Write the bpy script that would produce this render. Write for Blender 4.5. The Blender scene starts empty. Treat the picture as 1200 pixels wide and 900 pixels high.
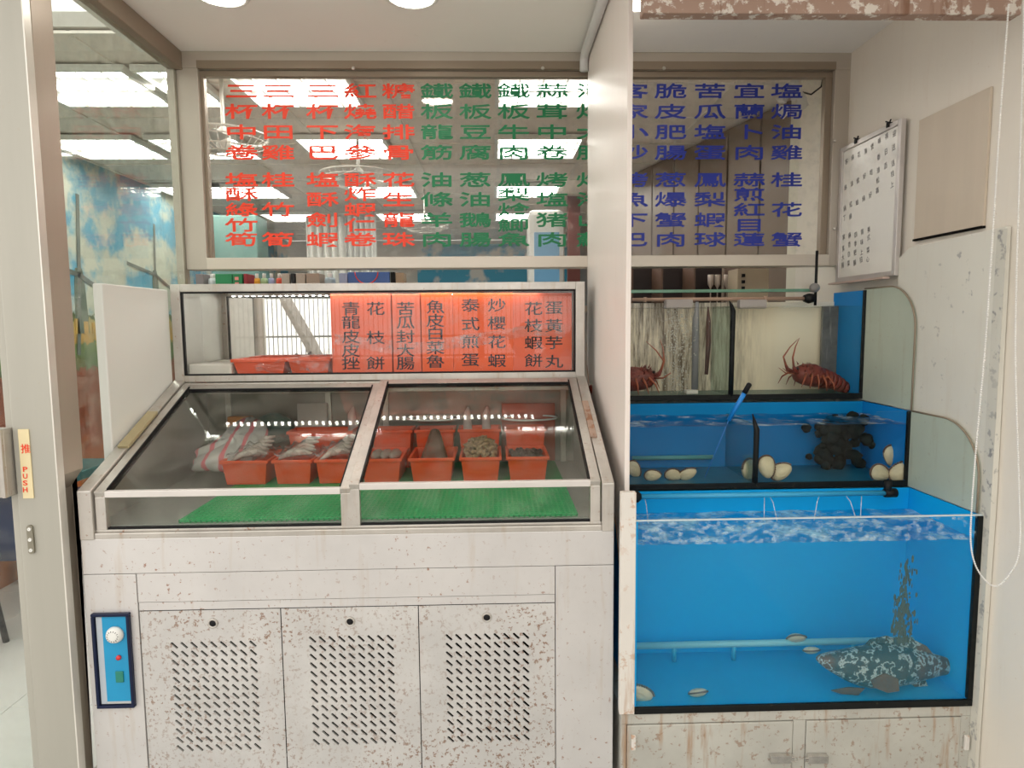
import bpy, math, random
from math import sin, cos, pi, radians
from mathutils import Vector, Matrix
random.seed(7)
C = bpy.context.scene.collection
# ------------------------------------------------------------------ camera
EYE = Vector((0, 0, 1.55)); FPX = 765.0; YAW, PIT, ROL = .0273, .0929, .0085
_f = Vector((sin(YAW), cos(YAW), 0)); _r = Vector((cos(YAW), -sin(YAW), 0)); _u = Vector((0, 0, 1))
FW = _f*cos(PIT) - _u*sin(PIT); UP = _u*cos(PIT) + _f*sin(PIT)
RT = _r*cos(ROL) - UP*sin(ROL); UP = UP*cos(ROL) + _r*sin(ROL)
cd = bpy.data.cameras.new('camera'); cam = bpy.data.objects.new('camera', cd); C.objects.link(cam)
cd.sensor_width = 36; cd.lens = FPX*36/1200; cd.clip_start = .05
m = Matrix((RT, UP, -FW)).transposed().to_4x4(); m.translation = EYE; cam.matrix_world = m
bpy.context.scene.camera = cam
def ray(px, py): return FW*FPX + RT*(px-600) - UP*(py-450)
def at(px, py, Y):
    d = ray(px, py); return EYE + d*((Y-EYE.y)/d.y)
def atx(px, py, X):
    d = ray(px, py); return EYE + d*((X-EYE.x)/d.x)
def atz(px, py, Z):
    d = ray(px, py); return EYE + d*((Z-EYE.z)/d.z)
# ------------------------------------------------------------------ world, exposure
sc = bpy.context.scene
w = bpy.data.worlds.new('sky'); sc.world = w; w.use_nodes = True
bg = w.node_tree.nodes['Background']; bg.inputs[0].default_value = (1, .962, .915, 1); bg.inputs[1].default_value = 1.35
sc.view_settings.view_transform = 'Standard'; sc.view_settings.look = 'None'
sc.view_settings.gamma = 1; sc.view_settings.use_curve_mapping = False
sc.view_settings.exposure = .6
sc.cycles.transparent_max_bounces = 24; sc.cycles.max_bounces = 8
sc.cycles.sample_clamp_indirect = 6
# ------------------------------------------------------------------ materials
def nt(name):
    m = bpy.data.materials.new(name); m.use_nodes = True
    return m, m.node_tree.nodes, m.node_tree.links
def noise(N, L, co, scale, detail=4, rough=.55, stretch=None):
    if stretch:
        mp = N.new('ShaderNodeMapping'); mp.inputs['Scale'].default_value = stretch; L.new(co, mp.inputs[0]); co = mp.outputs[0]
    n = N.new('ShaderNodeTexNoise'); n.inputs['Scale'].default_value = scale; n.inputs['Detail'].default_value = detail
    n.inputs['Roughness'].default_value = rough; L.new(co, n.inputs['Vector']); return n.outputs[0]
def ramp(N, L, fac, stops):
    r = N.new('ShaderNodeValToRGB'); e = r.color_ramp.elements
    while len(e) < len(stops): e.new(.5)
    for k, (p, c) in enumerate(stops):
        e[k].position = p
        e[k].color = (c, c, c, 1) if not isinstance(c, (tuple, list)) else (*c[:3], 1)
    L.new(fac, r.inputs[0]); return r.outputs[0]
def mix(N, L, fac, a, b, mode='MIX'):
    x = N.new('ShaderNodeMix'); x.data_type = 'RGBA'; x.blend_type = mode
    for s, v in ((0, fac), (6, a), (7, b)):
        if isinstance(v, (int, float)): x.inputs[s].default_value = v
        elif isinstance(v, (tuple, list)): x.inputs[s].default_value = (*v[:3], 1)
        else: L.new(v, x.inputs[s])
    return x.outputs[2]
def mul(N, L, a, b):
    x = N.new('ShaderNodeMath'); x.operation = 'MULTIPLY'
    for s, v in ((0, a), (1, b)):
        if isinstance(v, (int, float)): x.inputs[s].default_value = v
        else: L.new(v, x.inputs[s])
    return x.outputs[0]
def M(name, col, rough=.5, metal=0., var=.12, vs=6, rust=0., rs=60, rth=.62, rcol=(.32, .14, .07), streak=0., scol=(.45, .25, .12),
      bump=0., bs=120, emit=None, coat=0., stretch=None, spec=.5, patch=True):
    m, N, L = nt(name); b = N['Principled BSDF']; tc = N.new('ShaderNodeTexCoord').outputs['Object']
    b.inputs['Roughness'].default_value = rough; b.inputs['Metallic'].default_value = metal
    b.inputs['Coat Weight'].default_value = coat; b.inputs['Specular IOR Level'].default_value = spec
    dark = tuple(c*(1-var) for c in col)
    c = mix(N, L, ramp(N, L, noise(N, L, tc, vs, 5, .6, stretch), [(.3, 0), (.7, 1)]), dark, col)
    if rust:
        f = ramp(N, L, noise(N, L, tc, rs, 6, .65), [(rth, 0), (rth+.05, 1)])
        if patch: f = mul(N, L, f, ramp(N, L, noise(N, L, tc, 3.1, 3), [(.4, .25), (.6, 1)]))
        c = mix(N, L, mul(N, L, f, rust), c, rcol)
    if streak:
        f = ramp(N, L, noise(N, L, tc, 9, 5, .6, (3.5, 3.5, .35)), [(.56, 0), (.72, 1)])
        c = mix(N, L, mul(N, L, f, streak), c, scol)
    L.new(c, b.inputs['Base Color'])
    if bump:
        bp = N.new('ShaderNodeBump'); bp.inputs['Strength'].default_value = bump; bp.inputs['Distance'].default_value = .002
        L.new(noise(N, L, tc, bs, 3), bp.inputs['Height']); L.new(bp.outputs[0], b.inputs['Normal'])
    if emit:
        b.inputs['Emission Color'].default_value = (*emit[:3], 1); b.inputs['Emission Strength'].default_value = emit[3]
    return m
def glass(name, tint=(.97, .985, .97), refl=1., dirt=0., dcol=(.8, .78, .72), ds=12, dth=.5, rough=0., bump=0., bs=20, dstretch=None, base=.024):
    m, N, L = nt(name); N.remove(N['Principled BSDF']); out = N['Material Output']
    g = N.new('ShaderNodeNewGeometry'); tc = N.new('ShaderNodeTexCoord').outputs['Object']
    d = N.new('ShaderNodeVectorMath'); d.operation = 'DOT_PRODUCT'; L.new(g.outputs['Incoming'], d.inputs[0])
    gl = N.new('ShaderNodeBsdfGlossy'); gl.inputs['Roughness'].default_value = rough
    if bump:
        bp = N.new('ShaderNodeBump'); bp.inputs['Strength'].default_value = bump; bp.inputs['Distance'].default_value = .01
        L.new(noise(N, L, tc, bs, 4, .6), bp.inputs['Height']); L.new(bp.outputs[0], gl.inputs['Normal']); L.new(bp.outputs[0], d.inputs[1])
    else: L.new(g.outputs['Normal'], d.inputs[1])
    def mth(op, a, b=0.):
        x = N.new('ShaderNodeMath'); x.operation = op; x.use_clamp = op in ('SUBTRACT', 'ADD')
        for s, v in ((0, a), (1, b)):
            if isinstance(v, (int, float)): x.inputs[s].default_value = v
            else: L.new(v, x.inputs[s])
        return x.outputs[0]
    s = mth('POWER', mth('SUBTRACT', 1., mth('ABSOLUTE', d.outputs['Value'])), 5.)
    fr = mth('ADD', mth('MULTIPLY', s, (1-base)*refl), base*refl)
    tr = N.new('ShaderNodeBsdfTransparent'); tr.inputs[0].default_value = (*tint, 1)
    mx = N.new('ShaderNodeMixShader'); L.new(fr, mx.inputs[0]); L.new(tr.outputs[0], mx.inputs[1]); L.new(gl.outputs[0], mx.inputs[2])
    sh = mx.outputs[0]
    if dirt:
        df = N.new('ShaderNodeBsdfDiffuse'); df.inputs[0].default_value = (*dcol, 1)
        m2 = N.new('ShaderNodeMixShader'); L.new(mul(N, L, ramp(N, L, noise(N, L, tc, ds, 6, .65, dstretch), [(dth, .0), (dth+.25, 1)]), dirt), m2.inputs[0])
        L.new(sh, m2.inputs[1]); L.new(df.outputs[0], m2.inputs[2]); sh = m2.outputs[0]
    L.new(sh, out.inputs[0]); return m
def emis(name, col, st):
    m, N, L = nt(name); N.remove(N['Principled BSDF']); e = N.new('ShaderNodeEmission')
    e.inputs[0].default_value = (*col, 1); e.inputs[1].default_value = st; L.new(e.outputs[0], N['Material Output'].inputs[0]); return m
STEEL = M('brushed_steel', (.62, .585, .535), .36, .6, .26, 7, rust=.8, rs=60, rth=.62, streak=.45, scol=(.40, .29, .19))
STEEL_FR = M('steel_front', (.70, .68, .66), .40, .35, .14, 3, rust=.85, rs=60, rth=.61, streak=.28, scol=(.5, .38, .26))
STEEL_PIT = M('pitted_steel', (.66, .645, .62), .5, .3, .16, 5, rust=.85, rs=85, rth=.555, rcol=(.27, .15, .09), streak=.1, bump=.3, bs=200)
STEEL_IN = M('inner_steel', (.60, .60, .56), .35, .6, .2, 3, streak=.15, scol=(.3, .27, .22))
MIRROR = M('mirror_steel', (.86, .86, .83), .012, 1., .03, 3)
STEEL_CAB = M('rusty_cabinet_steel', (.60, .59, .53), .5, .25, .2, 5, rust=.6, rs=48, rth=.585, rcol=(.30, .16, .09), streak=.8, scol=(.40, .23, .12), patch=False)
RUSTBAR = M('rust_streaked_paint', (.76, .72, .66), .6, 0, .1, 4, rust=.7, rs=30, rth=.56, rcol=(.5, .24, .1), streak=.7)
ALU = M('window_aluminium', (.50, .45, .385), .42, .3, .08, 3)
ALU_D = M('dark_aluminium', (.30, .24, .18), .4, .35, .1, 3)
ALU_P = M('pale_aluminium_post', (.45, .435, .375), .45, .2, .1, 3, rust=.35, rs=50, rth=.64, rcol=(.42, .36, .27), stretch=(3, 3, .2))
ALU_P2 = M('pinkish_aluminium_post', (.46, .385, .31), .4, .25, .1, 3, stretch=(3, 3, .2))
CEIL = M('soffit_paint', (.88, .86, .82), .7, 0, .04, 2, rust=.15, rs=30, rth=.66, rcol=(.5, .42, .3))
WALLP = M('cream_wall_paint', (.80, .745, .655), .6, 0, .05, 2, rust=.5, rs=70, rth=.66, rcol=(.5, .33, .2), streak=.06)
SHEET = M('pale_green_white_sheet', (.72, .70, .62), .5, 0, .06, 3, rust=.75, rs=26, rth=.63, rcol=(.30, .30, .29), streak=.08)
WHITE = M('white_panel', (.80, .80, .755), .35, 0, .03, 2)
PARTN = M('partition_paint', (.82, .745, .69), .4, 0, .03, 2, streak=.05)
BLACK = M('black_rubber', (.012, .012, .013), .5, 0, .2, 20, spec=.2)
BLACKS = M('black_silicone', (.009, .011, .011), .4, 0, .4, 30, rust=.4, rs=40, rth=.62, rcol=(.10, .09, .06), spec=.2)
VOID = M('dark_void', (.008, .007, .006), .9, spec=.05)
BLUE = M('blue_tank_panel', (.006, .25, .68), .5, 0, .12, 3, spec=.15)
BLUEDEEP = M('deep_blue_panel', (.003, .25, .58), .5, 0, .15, 3, spec=.15)
BLUEBIG = M('bright_blue_panel', (.005, .42, .90), .5, 0, .12, 2.2, spec=.15)
GREENGL = M('frosted_green_glass', (.50, .56, .46), .3, 0, .14, 3, rust=.5, rs=60, rth=.62, rcol=(.33, .3, .2), streak=.35, scol=(.36, .35, .25))
GRIM = M('green_glass_edge', (.18, .40, .28), .2, 0, .3, 10)
ORANGE = M('orange_plastic', (.88, .11, .03), .35, 0, .08, 6, spec=.5)
PAPER = M('salmon_orange_paper', (.88, .15, .07), .55, 0, .08, 5)
PAPER2 = M('bright_orange_paper', (.90, .12, .02), .5, 0, .08, 5)
GREENMAT = M('green_plastic', (.01, .42, .12), .4, 0, .15, 8)
INK = M('black_ink', (.03, .02, .03), .7)
REDT = M('red_lettering', (.86, .05, .012), .5, 0, .05)
GREENT = M('green_lettering', (.0, .19, .065), .5, 0, .05)
BLUET = M('blue_lettering', (.012, .03, .32), .5, 0, .05)
GL = glass('clear_glass', tint=(.985, .99, .985), refl=.5)
GLWIN = glass('window_glass', tint=(.995, .985, .97), refl=1.0, dirt=.10, ds=30, dth=.5)
GLDIRT = glass('grimy_glass', tint=(.95, .97, .95), refl=1.3, dirt=.06, dcol=(.72, .70, .62), ds=10, dth=.45)
GLLID = glass('lid_glass', tint=(.93, .94, .92), refl=1.35, dirt=.05, dcol=(.7, .66, .6), ds=8, dth=.42)
PLASTIC = glass('clear_plastic_film', tint=(.93, .93, .93), refl=2.6, dirt=.5, dcol=(.85, .80, .82), ds=22, dth=.5, bump=.8, bs=25, rough=.12)
EMW = emis('lamp_tube', (1, .98, .93), 16.0)
EMD = emis('downlight_lens', (1, .95, .86), 22)
EML = emis('led_dot', (1, .98, .92), 30)
# ------------------------------------------------------------------ geometry helpers
class G:
    def __init__(s): s.v = []; s.f = []
    def add(s, vs, fs):
        n = len(s.v); s.v += [tuple(v) for v in vs]; s.f += [tuple(i+n for i in f) for f in fs]; return s
    def box(s, x0, x1, y0, y1, z0, z1):
        if x0 > x1: x0, x1 = x1, x0
        if y0 > y1: y0, y1 = y1, y0
        if z0 > z1: z0, z1 = z1, z0
        return s.add([(x0,y0,z0),(x1,y0,z0),(x1,y1,z0),(x0,y1,z0),(x0,y0,z1),(x1,y0,z1),(x1,y1,z1),(x0,y1,z1)],
                     [(0,3,2,1),(4,5,6,7),(0,1,5,4),(1,2,6,5),(2,3,7,6),(3,0,4,7)])
    def bar(s, p0, p1, wv, hv):   # box between p0 and p1, half extents given as vectors
        p0, p1, wv, hv = map(Vector, (p0, p1, wv, hv)); vs = []
        for p in (p0, p1): vs += [p-wv-hv, p+wv-hv, p+wv+hv, p-wv+hv]
        return s.add(vs, [(0,3,2,1),(4,5,6,7),(0,1,5,4),(1,2,6,5),(2,3,7,6),(3,0,4,7)])
    def prism(s, pts, axis, a, b):  # pts 2-D loop, extruded along axis from a to b
        def P(p, t): return {'x': (t, p[0], p[1]), 'y': (p[0], t, p[1]), 'z': (p[0], p[1], t)}[axis]
        n = len(pts); vs = [P(p, a) for p in pts]+[P(p, b) for p in pts]
        fs = [tuple(range(n))[::-1], tuple(range(n, 2*n))]+[(i, (i+1) % n, n+(i+1) % n, n+i) for i in range(n)]
        return s.add(vs, fs)
    def tube(s, pts, r, n=8, cap=True):
        pts = [Vector(p) for p in pts]; rs = r if isinstance(r, (list, tuple)) else [r]*len(pts); vs = []; fs = []; pu = None
        for i, p in enumerate(pts):
            t = (pts[min(i+1, len(pts)-1)]-pts[max(i-1, 0)]).normalized()
            if pu is None: pu = t.orthogonal().normalized()
            u = (pu - t*pu.dot(t)).normalized(); pu = u; v = t.cross(u)
            vs += [p+(u*cos(2*pi*k/n)+v*sin(2*pi*k/n))*rs[i] for k in range(n)]
        for i in range(len(pts)-1):
            for k in range(n): fs.append((i*n+k, i*n+(k+1) % n, (i+1)*n+(k+1) % n, (i+1)*n+k))
        if cap: fs += [tuple(range(n))[::-1], tuple(range((len(pts)-1)*n, len(pts)*n))]
        return s.add(vs, fs)
    def lathe(s, prof, c, n=24, axis='z'):
        vs = []; fs = []
        for r, h in prof:
            for k in range(n):
                a, b = r*cos(2*pi*k/n), r*sin(2*pi*k/n)
                vs.append({'z': (c[0]+a, c[1]+b, c[2]+h), 'y': (c[0]+a, c[1]+h, c[2]+b), 'x': (c[0]+h, c[1]+a, c[2]+b)}[axis])
        for i in range(len(prof)-1):
            for k in range(n): fs.append((i*n+k, i*n+(k+1) % n, (i+1)*n+(k+1) % n, (i+1)*n+k))
        if prof[0][0] > 1e-6: fs.append(tuple(range(n))[::-1])
        if prof[-1][0] > 1e-6: fs.append(tuple(range((len(prof)-1)*n, len(prof)*n)))
        return s.add(vs, fs)
    def ball(s, c, rx, ry=None, rz=None, nu=12, nv=8, jit=0., M3=None):
        ry = ry or rx; rz = rz or rx; vs = []; fs = []
        for i in range(nv+1):
            th = pi*i/nv
            for k in range(nu):
                ph = 2*pi*k/nu; q = 1+random.uniform(-jit, jit)
                p = Vector((rx*sin(th)*cos(ph)*q, ry*sin(th)*sin(ph)*q, rz*cos(th)*q))
                if M3: p = M3 @ p
                vs.append(p+Vector(c))
        for i in range(nv):
            for k in range(nu): fs.append((i*nu+k, (i+1)*nu+k, (i+1)*nu+(k+1) % nu, i*nu+(k+1) % nu))
        return s.add(vs, fs)
    def surf(s, fn, nu, nv):
        vs = [fn(i/nu, j/nv) for i in range(nu+1) for j in range(nv+1)]
        return s.add(vs, [(i*(nv+1)+j, (i+1)*(nv+1)+j, (i+1)*(nv+1)+j+1, i*(nv+1)+j+1) for i in range(nu) for j in range(nv)])
    def frame(s, x0, x1, y0, y1, z0, z1, t):   # picture frame in the xz plane
        for b in ((x0, x1, z0, z0+t), (x0, x1, z1-t, z1), (x0, x0+t, z0+t, z1-t), (x1-t, x1, z0+t, z1-t)): s.box(b[0], b[1], y0, y1, b[2], b[3])
        return s
    def build(s, name, mat, parent=None, smooth=False, bevel=0., solid=0.):
        off = Vector((0, 0, 0)); p = parent
        while p: off += p.location; p = p.parent
        me = bpy.data.meshes.new(name); me.from_pydata([tuple(Vector(v)-off) for v in s.v], [], s.f); me.update()
        me.validate()
        if smooth: me.shade_smooth()
        me.materials.append(mat)
        o = bpy.data.objects.new(name, me); C.objects.link(o); o.parent = parent
        if solid:
            sm = o.modifiers.new('solid', 'SOLIDIFY'); sm.thickness = solid
        if bevel:
            b = o.modifiers.new('bevel', 'BEVEL'); b.width = bevel; b.segments = 2; b.limit_method = 'ANGLE'
        return o
def tag(o, label, cat, group=None):
    o['label'] = label; o['category'] = cat
    if group: o['group'] = group
    return o
def thing(name, label, cat, loc=(0, 0, 0), group=None):
    o = bpy.data.objects.new(name, None); C.objects.link(o); o.location = loc; o.empty_display_size = .05
    return tag(o, label, cat, group)
def struct(o): o['kind'] = 'structure'; return o
def pivot(o, loc):   # move a single mesh's origin to loc without moving the mesh
    loc = Vector(loc)
    for v in o.data.vertices: v.co -= loc
    o.location = loc; return o
def copy_tree(o, parent=None):
    c = o.copy(); C.objects.link(c); c.parent = parent
    for ch in [x for x in o.children]: copy_tree(ch, c)
    return c
def bx(name, mat, parent, x0, x1, y0, y1, z0, z1, bevel=.002): return G().box(x0, x1, y0, y1, z0, z1).build(name, mat, parent, bevel=bevel)
# glyph meshes (flat lettering)
_GC = {}
def glyph(ch, bold):
    k = (ch, bold)
    if k not in _GC:
        cu = bpy.data.curves.new('t', 'FONT'); cu.body = ch; cu.offset = bold; cu.resolution_u = 3; cu.fill_mode = 'FRONT' if False else 'BOTH'
        o = bpy.data.objects.new('t', cu); C.objects.link(o); bpy.context.view_layer.update()
        me = bpy.data.meshes.new_from_object(o.evaluated_get(bpy.context.evaluated_depsgraph_get()))
        vs = [tuple(v.co) for v in me.vertices]; fs = [tuple(p.vertices) for p in me.polygons]
        bpy.data.objects.remove(o); bpy.data.meshes.remove(me)
        _GC[k] = (vs, fs)
    return _GC[k]
# em box of a CJK glyph, measured once on a full-square character
_v = glyph('國', 0)[0]; EX0, EX1 = min(v[0] for v in _v), max(v[0] for v in _v); EY0, EY1 = min(v[1] for v in _v), max(v[1] for v in _v)
def put(g, ch, c, u, v, bold=0., fit=False):   # centre c, u = full width vector, v = full height vector
    vs, fs = glyph(ch, bold); c, u, v = Vector(c), Vector(u), Vector(v)
    if not vs: return
    if fit: x0, x1, y0, y1 = min(p[0] for p in vs), max(p[0] for p in vs), min(p[1] for p in vs), max(p[1] for p in vs)
    else: x0, x1, y0, y1 = EX0, EX1, EY0, EY1
    g.add([c+u*((p[0]-x0)/(x1-x0)-.5)+v*((p[1]-y0)/(y1-y0)-.5) for p in vs], fs)
# ------------------------------------------------------------------ SETTING
CZ = 2.68; RZ = 2.75; WY = 2.88; XLG = -1.305; XR_ = 1.51
struct(bx('floor', M('pale_floor_tile', (.45, .45, .42), .25, 0, .06, 1.5), None, -3.1, 2.2, 1.2, 9.8, -.1, -.006, 0))
fl = bpy.data.objects['floor']
tl = M('white_floor_tile', (.76, .76, .73), .22, 0, .05, 1.2)
proto = G().box(-.2985, .2985, -.2985, .2985, 0, .006).build('floor_tile', tl, fl, bevel=.001); proto.location = (-2.3, 2.3, -.006)
for i in range(3):
    for j in range(7):
        if i == 1 and j == 0: continue
        o = proto.copy(); C.objects.link(o); o.location = (-2.9+.6*i, 2.3+.6*j, -.006)
struct(bx('ground', M('pavement', (.48, .46, .43), .8, 0, .2, 3), None, -14, 14, -14, 1.2, -.12, -.01, 0))
struct(bx('ceiling', CEIL, None, -1.45, 1.55, .9, 2.86, CZ, CZ+.06, 0))
# interior ceiling: a grid of lay-in tiles
ic = struct(bx('ceiling', M('ceiling_backing', (.5, .48, .44), .8), None, -3.0, 2.2, 2.86, 9.7, RZ+.03, RZ+.09, 0))
TROF = [(-1.98, 3.43), (-1.53, 3.43), (-.97, 3.43), (.31, 3.43), (-2.55, 4.55), (-1.9, 4.55), (-.97, 4.55), (.31, 4.55), (-2.15, 6.0), (.31, 6.0), (-2.6, 6.0), (-.97, 6.0), (-2.2, 7.4), (.31, 7.4), (-.97, 7.4)]
ct = M('ceiling_tile_white', (.88, .81, .73), .85, 0, .06, 9, bump=.5, bs=160)
pt = G().box(-.292, .292, -.272, .272, 0, .012).build('ceiling_tile', ct, ic); pt.location = (-2.65, 3.15, RZ+.012)
for i in range(9):
    for j in range(12):
        if i == j == 0: continue
        o = pt.copy(); C.objects.link(o); o.location = (-2.65+.6*i, 3.15+.56*j, RZ+.012)
g = G()
for i in range(10): g.box(-2.95+.6*i-.012, -2.95+.6*i+.012, 2.9, 9.6, RZ+.004, RZ+.014)
for j in range(13): g.box(-2.95, 2.2, 2.87+.56*j-.012, 2.87+.56*j+.012, RZ+.003, RZ+.013)
g.build('ceiling_grid', M('grid_bar', (.85, .80, .72), .5), ic)
LOUV = M('louvre_silver', (.70, .68, .62), .35, .5)
for k, (x, y) in enumerate(TROF):
    hw = .29 if k != 1 else .13
    col = {-.97: 'above the left of the menu', .31: 'above the middle of the menu'}.get(x, 'beyond the left side pane')
    row = {3.43: 'nearest', 4.55: 'second', 6.0: 'third', 7.4: 'farthest'}[y]
    t = thing('ceiling_light', f'{row} row fluorescent louvre light {col}' + (', narrow one' if k == 1 else ', beside the mural' if x < -2.5 else ''), 'light', (x, y, RZ-.03), 'fluorescent ceiling lights in the restaurant')
    G().frame(x-hw, x+hw, 0, .03, 0, .56, .02)
    g = G(); g.box(x-hw, x+hw, y-.26, y-.24, RZ-.03, RZ); g.box(x-hw, x+hw, y+.24, y+.26, RZ-.03, RZ); g.box(x-hw, x-hw+.02, y-.24, y+.24, RZ-.03, RZ); g.box(x+hw-.02, x+hw, y-.24, y+.24, RZ-.03, RZ)
    g.build('frame', WHITE, t)
    bx('reflector', WHITE, t, x-hw+.02, x+hw-.02, y-.24, y+.24, RZ-.006, RZ-.002, 0)
    for q in range(3): bx('tube', EMW, t, x-hw+.03, x+hw-.03, y-.17+.17*q-.022, y-.17+.17*q+.022, RZ-.020, RZ-.008, .004)
    for q in range(4 if k != 1 else 2): bx('louvre_blade', LOUV, t, x-hw+.12+.116*q-.003, x-hw+.12+.116*q+.003, y-.24, y+.24, RZ-.034, RZ-.021, 0)
# walls
mm, N, L = nt('painted_mural'); b = N['Principled BSDF']; b.inputs['Roughness'].default_value = .6
tc = N.new('ShaderNodeTexCoord').outputs['Object']; sp = N.new('ShaderNodeSeparateXYZ'); L.new(tc, sp.inputs[0])
nz = noise(N, L, tc, 2.2, 5, .6)
sky = mix(N, L, ramp(N, L, nz, [(.46, 0), (.56, 1)]), (.12, .38, .54), (.62, .62, .52))
ad = N.new('ShaderNodeMath'); ad.operation = 'MULTIPLY_ADD'; L.new(noise(N, L, tc, 26, 4), ad.inputs[0]); ad.inputs[1].default_value = .16; L.new(sp.outputs[2], ad.inputs[2])
mr = N.new('ShaderNodeMapRange'); mr.inputs[1].default_value = 0; mr.inputs[2].default_value = 2.8; L.new(ad.outputs[0], mr.inputs[0])
gr = ramp(N, L, mr.outputs[0], [(0, (.5, .17, .04)), (.2, (.42, .12, .03)), (.3, (.30, .07, .03)), (.47, (.28, .09, .05)), (.478, (.10, .16, .06)), (.535, (.16, .22, .08)), (.545, (.55, .30, .06)), (.60, (.52, .42, .18)), (.605, (.10, .14, .06))])
fs = N.new('ShaderNodeMath'); fs.operation = 'GREATER_THAN'; L.new(ad.outputs[0], fs.inputs[0]); fs.inputs[1].default_value = 1.72
L.new(mix(N, L, fs.outputs[0], gr, sky), b.inputs['Base Color'])
wl = struct(bx('wall_left', mm, None, -3.05, -2.95, 2.0, 9.7, 0, RZ, 0))
INW = M('interior_wall', (.74, .71, .64), .7, 0, .05, 2)
struct(bx('wall_back', INW, None, -3.05, 2.2, 9.6, 9.7, 0, RZ, 0))
BRW = M('brown_laminate', (.22, .155, .11), .35, 0, .15, 2, stretch=(1, 1, .2))
g = G(); g.prism([(1.66, 3.55), (1.16, 5.4), (1.10, 9.6), (1.2, 9.6), (1.26, 5.4), (1.76, 3.58)], 'z', 0, RZ)
wr = struct(g.build('wall_right', BRW))
for k in range(6):
    a, b2 = Vector((1.655, 3.55, 0)), Vector((1.155, 5.4, 0)); p = a.lerp(b2, (k+.03)/6); q = a.lerp(b2, (k+.97)/6); n = Vector((-.966, -.26, 0))
    G().prism([(p.x, p.y), (q.x, q.y), ((q+n*.012).x, (q+n*.012).y), ((p+n*.012).x, (p+n*.012).y)], 'z', .1, RZ-.02).build('wall_panel', BRW, wr, bevel=.002)
struct(bx('trim_1', M('cream_column_paint', (.74, .70, .58), .6, 0, .05, 2), None, 1.60, 1.9, 3.3, 3.56, 0, RZ, 0))
# windmills painted on the mural (flat print)
MILL = M('windmill_print', (.13, .17, .13), .7); SAIL = M('sail_print', (.18, .20, .18), .7)
for (px, py, s) in ((93, 322, .26), (182, 322, .2)):
    c = atx(px, py, -2.945); t = pivot(G().prism([(c.y-.30*s, c.z-s*1.6), (c.y+.30*s, c.z-s*1.6), (c.y+.22*s, c.z-.2*s), (c.y+.14*s, c.z+.18*s), (c.y-.14*s, c.z+.18*s), (c.y-.22*s, c.z-.2*s)], 'x', -2.95, -2.946).build('windmill_print', MILL), (0, 0, 0))
    t.parent = wl
    g = G()
    for a in (1.5, 3.0, 4.6, 5.9):
        d = Vector((0, cos(a), sin(a))); n = Vector((0, -d.z, d.y)); g.bar(c, c+d*s*2.2, n*.035*s*2, Vector((.001, 0, 0)))
    g.build('sail_print', SAIL, wl)
g = G()
for k in range(46):
    y = 3.0+k*.1; h = random.uniform(.03, .08); g.box(-2.95, -2.944, y, y+.05, 1.50, 1.53+h)
o = g.build('tulip_print', M('tulip_print', (.62, .36, .08), .7), wl); o['kind'] = 'stuff'
# far mural banner
g = G(); a, b2 = at(488, 286, 9.5), at(665, 286, 9.5); g.box(a.x, b2.x, 9.56, 9.59, 1.2, a.z)
mb, N, L = nt('sky_banner'); tc = N.new('ShaderNodeTexCoord').outputs['Object']
L.new(mix(N, L, ramp(N, L, noise(N, L, tc, 1.7, 4), [(.52, 0), (.58, 1)]), (.05, .38, .58), (.75, .75, .7)), N['Principled BSDF'].inputs['Base Color'])
tag(pivot(g.build('wall_banner', mb), (.2, 9.58, 1.2)), 'sky blue cloud banner on the far restaurant wall', 'banner')
# right side wall
struct(bx('wall_right', WALLP, None, 1.53, 1.7, -.2, 3.3, 0, 3.2, 0))
struct(bx('wall_front', INW, None, XLG, 1.55, WY, WY+.06, 0, 1.25, 0))
# ------------------------------------------------------------------ menu window
wn = bpy.data.objects.new('window_1', None); C.objects.link(wn); wn.location = (0, WY, 1.7); struct(wn)
fx0, fx1 = at(216, 190, WY).x, at(990, 190, WY).x; zt = CZ; zb = at(500, 315, WY).z
gx0, gx1 = at(243, 190, WY+.02).x, at(968, 190, WY+.02).x; gz1, gz0 = at(560, 86, WY+.02).z, at(560, 302, WY+.02).z
g = G(); g.box(fx0, fx1, WY-.035, WY+.05, gz1, zt); g.build('window_frame', ALU, wn, bevel=.003)
bx('window_frame', ALU, wn, fx0, gx0, WY-.033, WY+.05, zb, gz1)
bx('window_frame', ALU, wn, gx1, fx1, WY-.033, WY+.05, zb, gz1)
bx('window_sill', M('sill_aluminium', (.62, .56, .48), .4, .3, .06, 3), wn, gx0, gx1, WY-.04, WY+.06, zb, gz0)
g = G(); g.box(gx0, gx1, WY-.012, WY+.02, gz1-.025, gz1-.002); g.box(gx0, gx0+.014, WY-.012, WY+.02, gz0, gz1-.025); g.box(gx1-.03, gx1, WY-.012, WY+.02, gz0, gz1-.025)
g.build('glazing_bead', ALU_D, wn, bevel=.002)
G().box(gx0-.002, gx1+.002, WY-.036, WY-.02, gz1-.001, gz1+.03).build('frame_groove', ALU_D, wn)
for px in (414, 636, 778): G().lathe([(.008, 0), (.006, -.006), (0, -.008)], at(px, 80, WY-.036), 10, 'y').build('screw', STEEL, wn)
for py in (165, 268): G().lathe([(.008, 0), (.006, -.006), (0, -.008)], at(978, py, WY-.036), 10, 'y').build('screw', STEEL, wn)
pane = bx('pane', GLWIN, wn, gx0, gx1, WY+.014, WY+.02, gz0, gz1-.02, 0)
R1, R2 = (107, 131, 155, 179), None
five, four, three = (211, 228, 246, 264, 281), (211, 234, 258, 281), (211, 246, 281)
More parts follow.
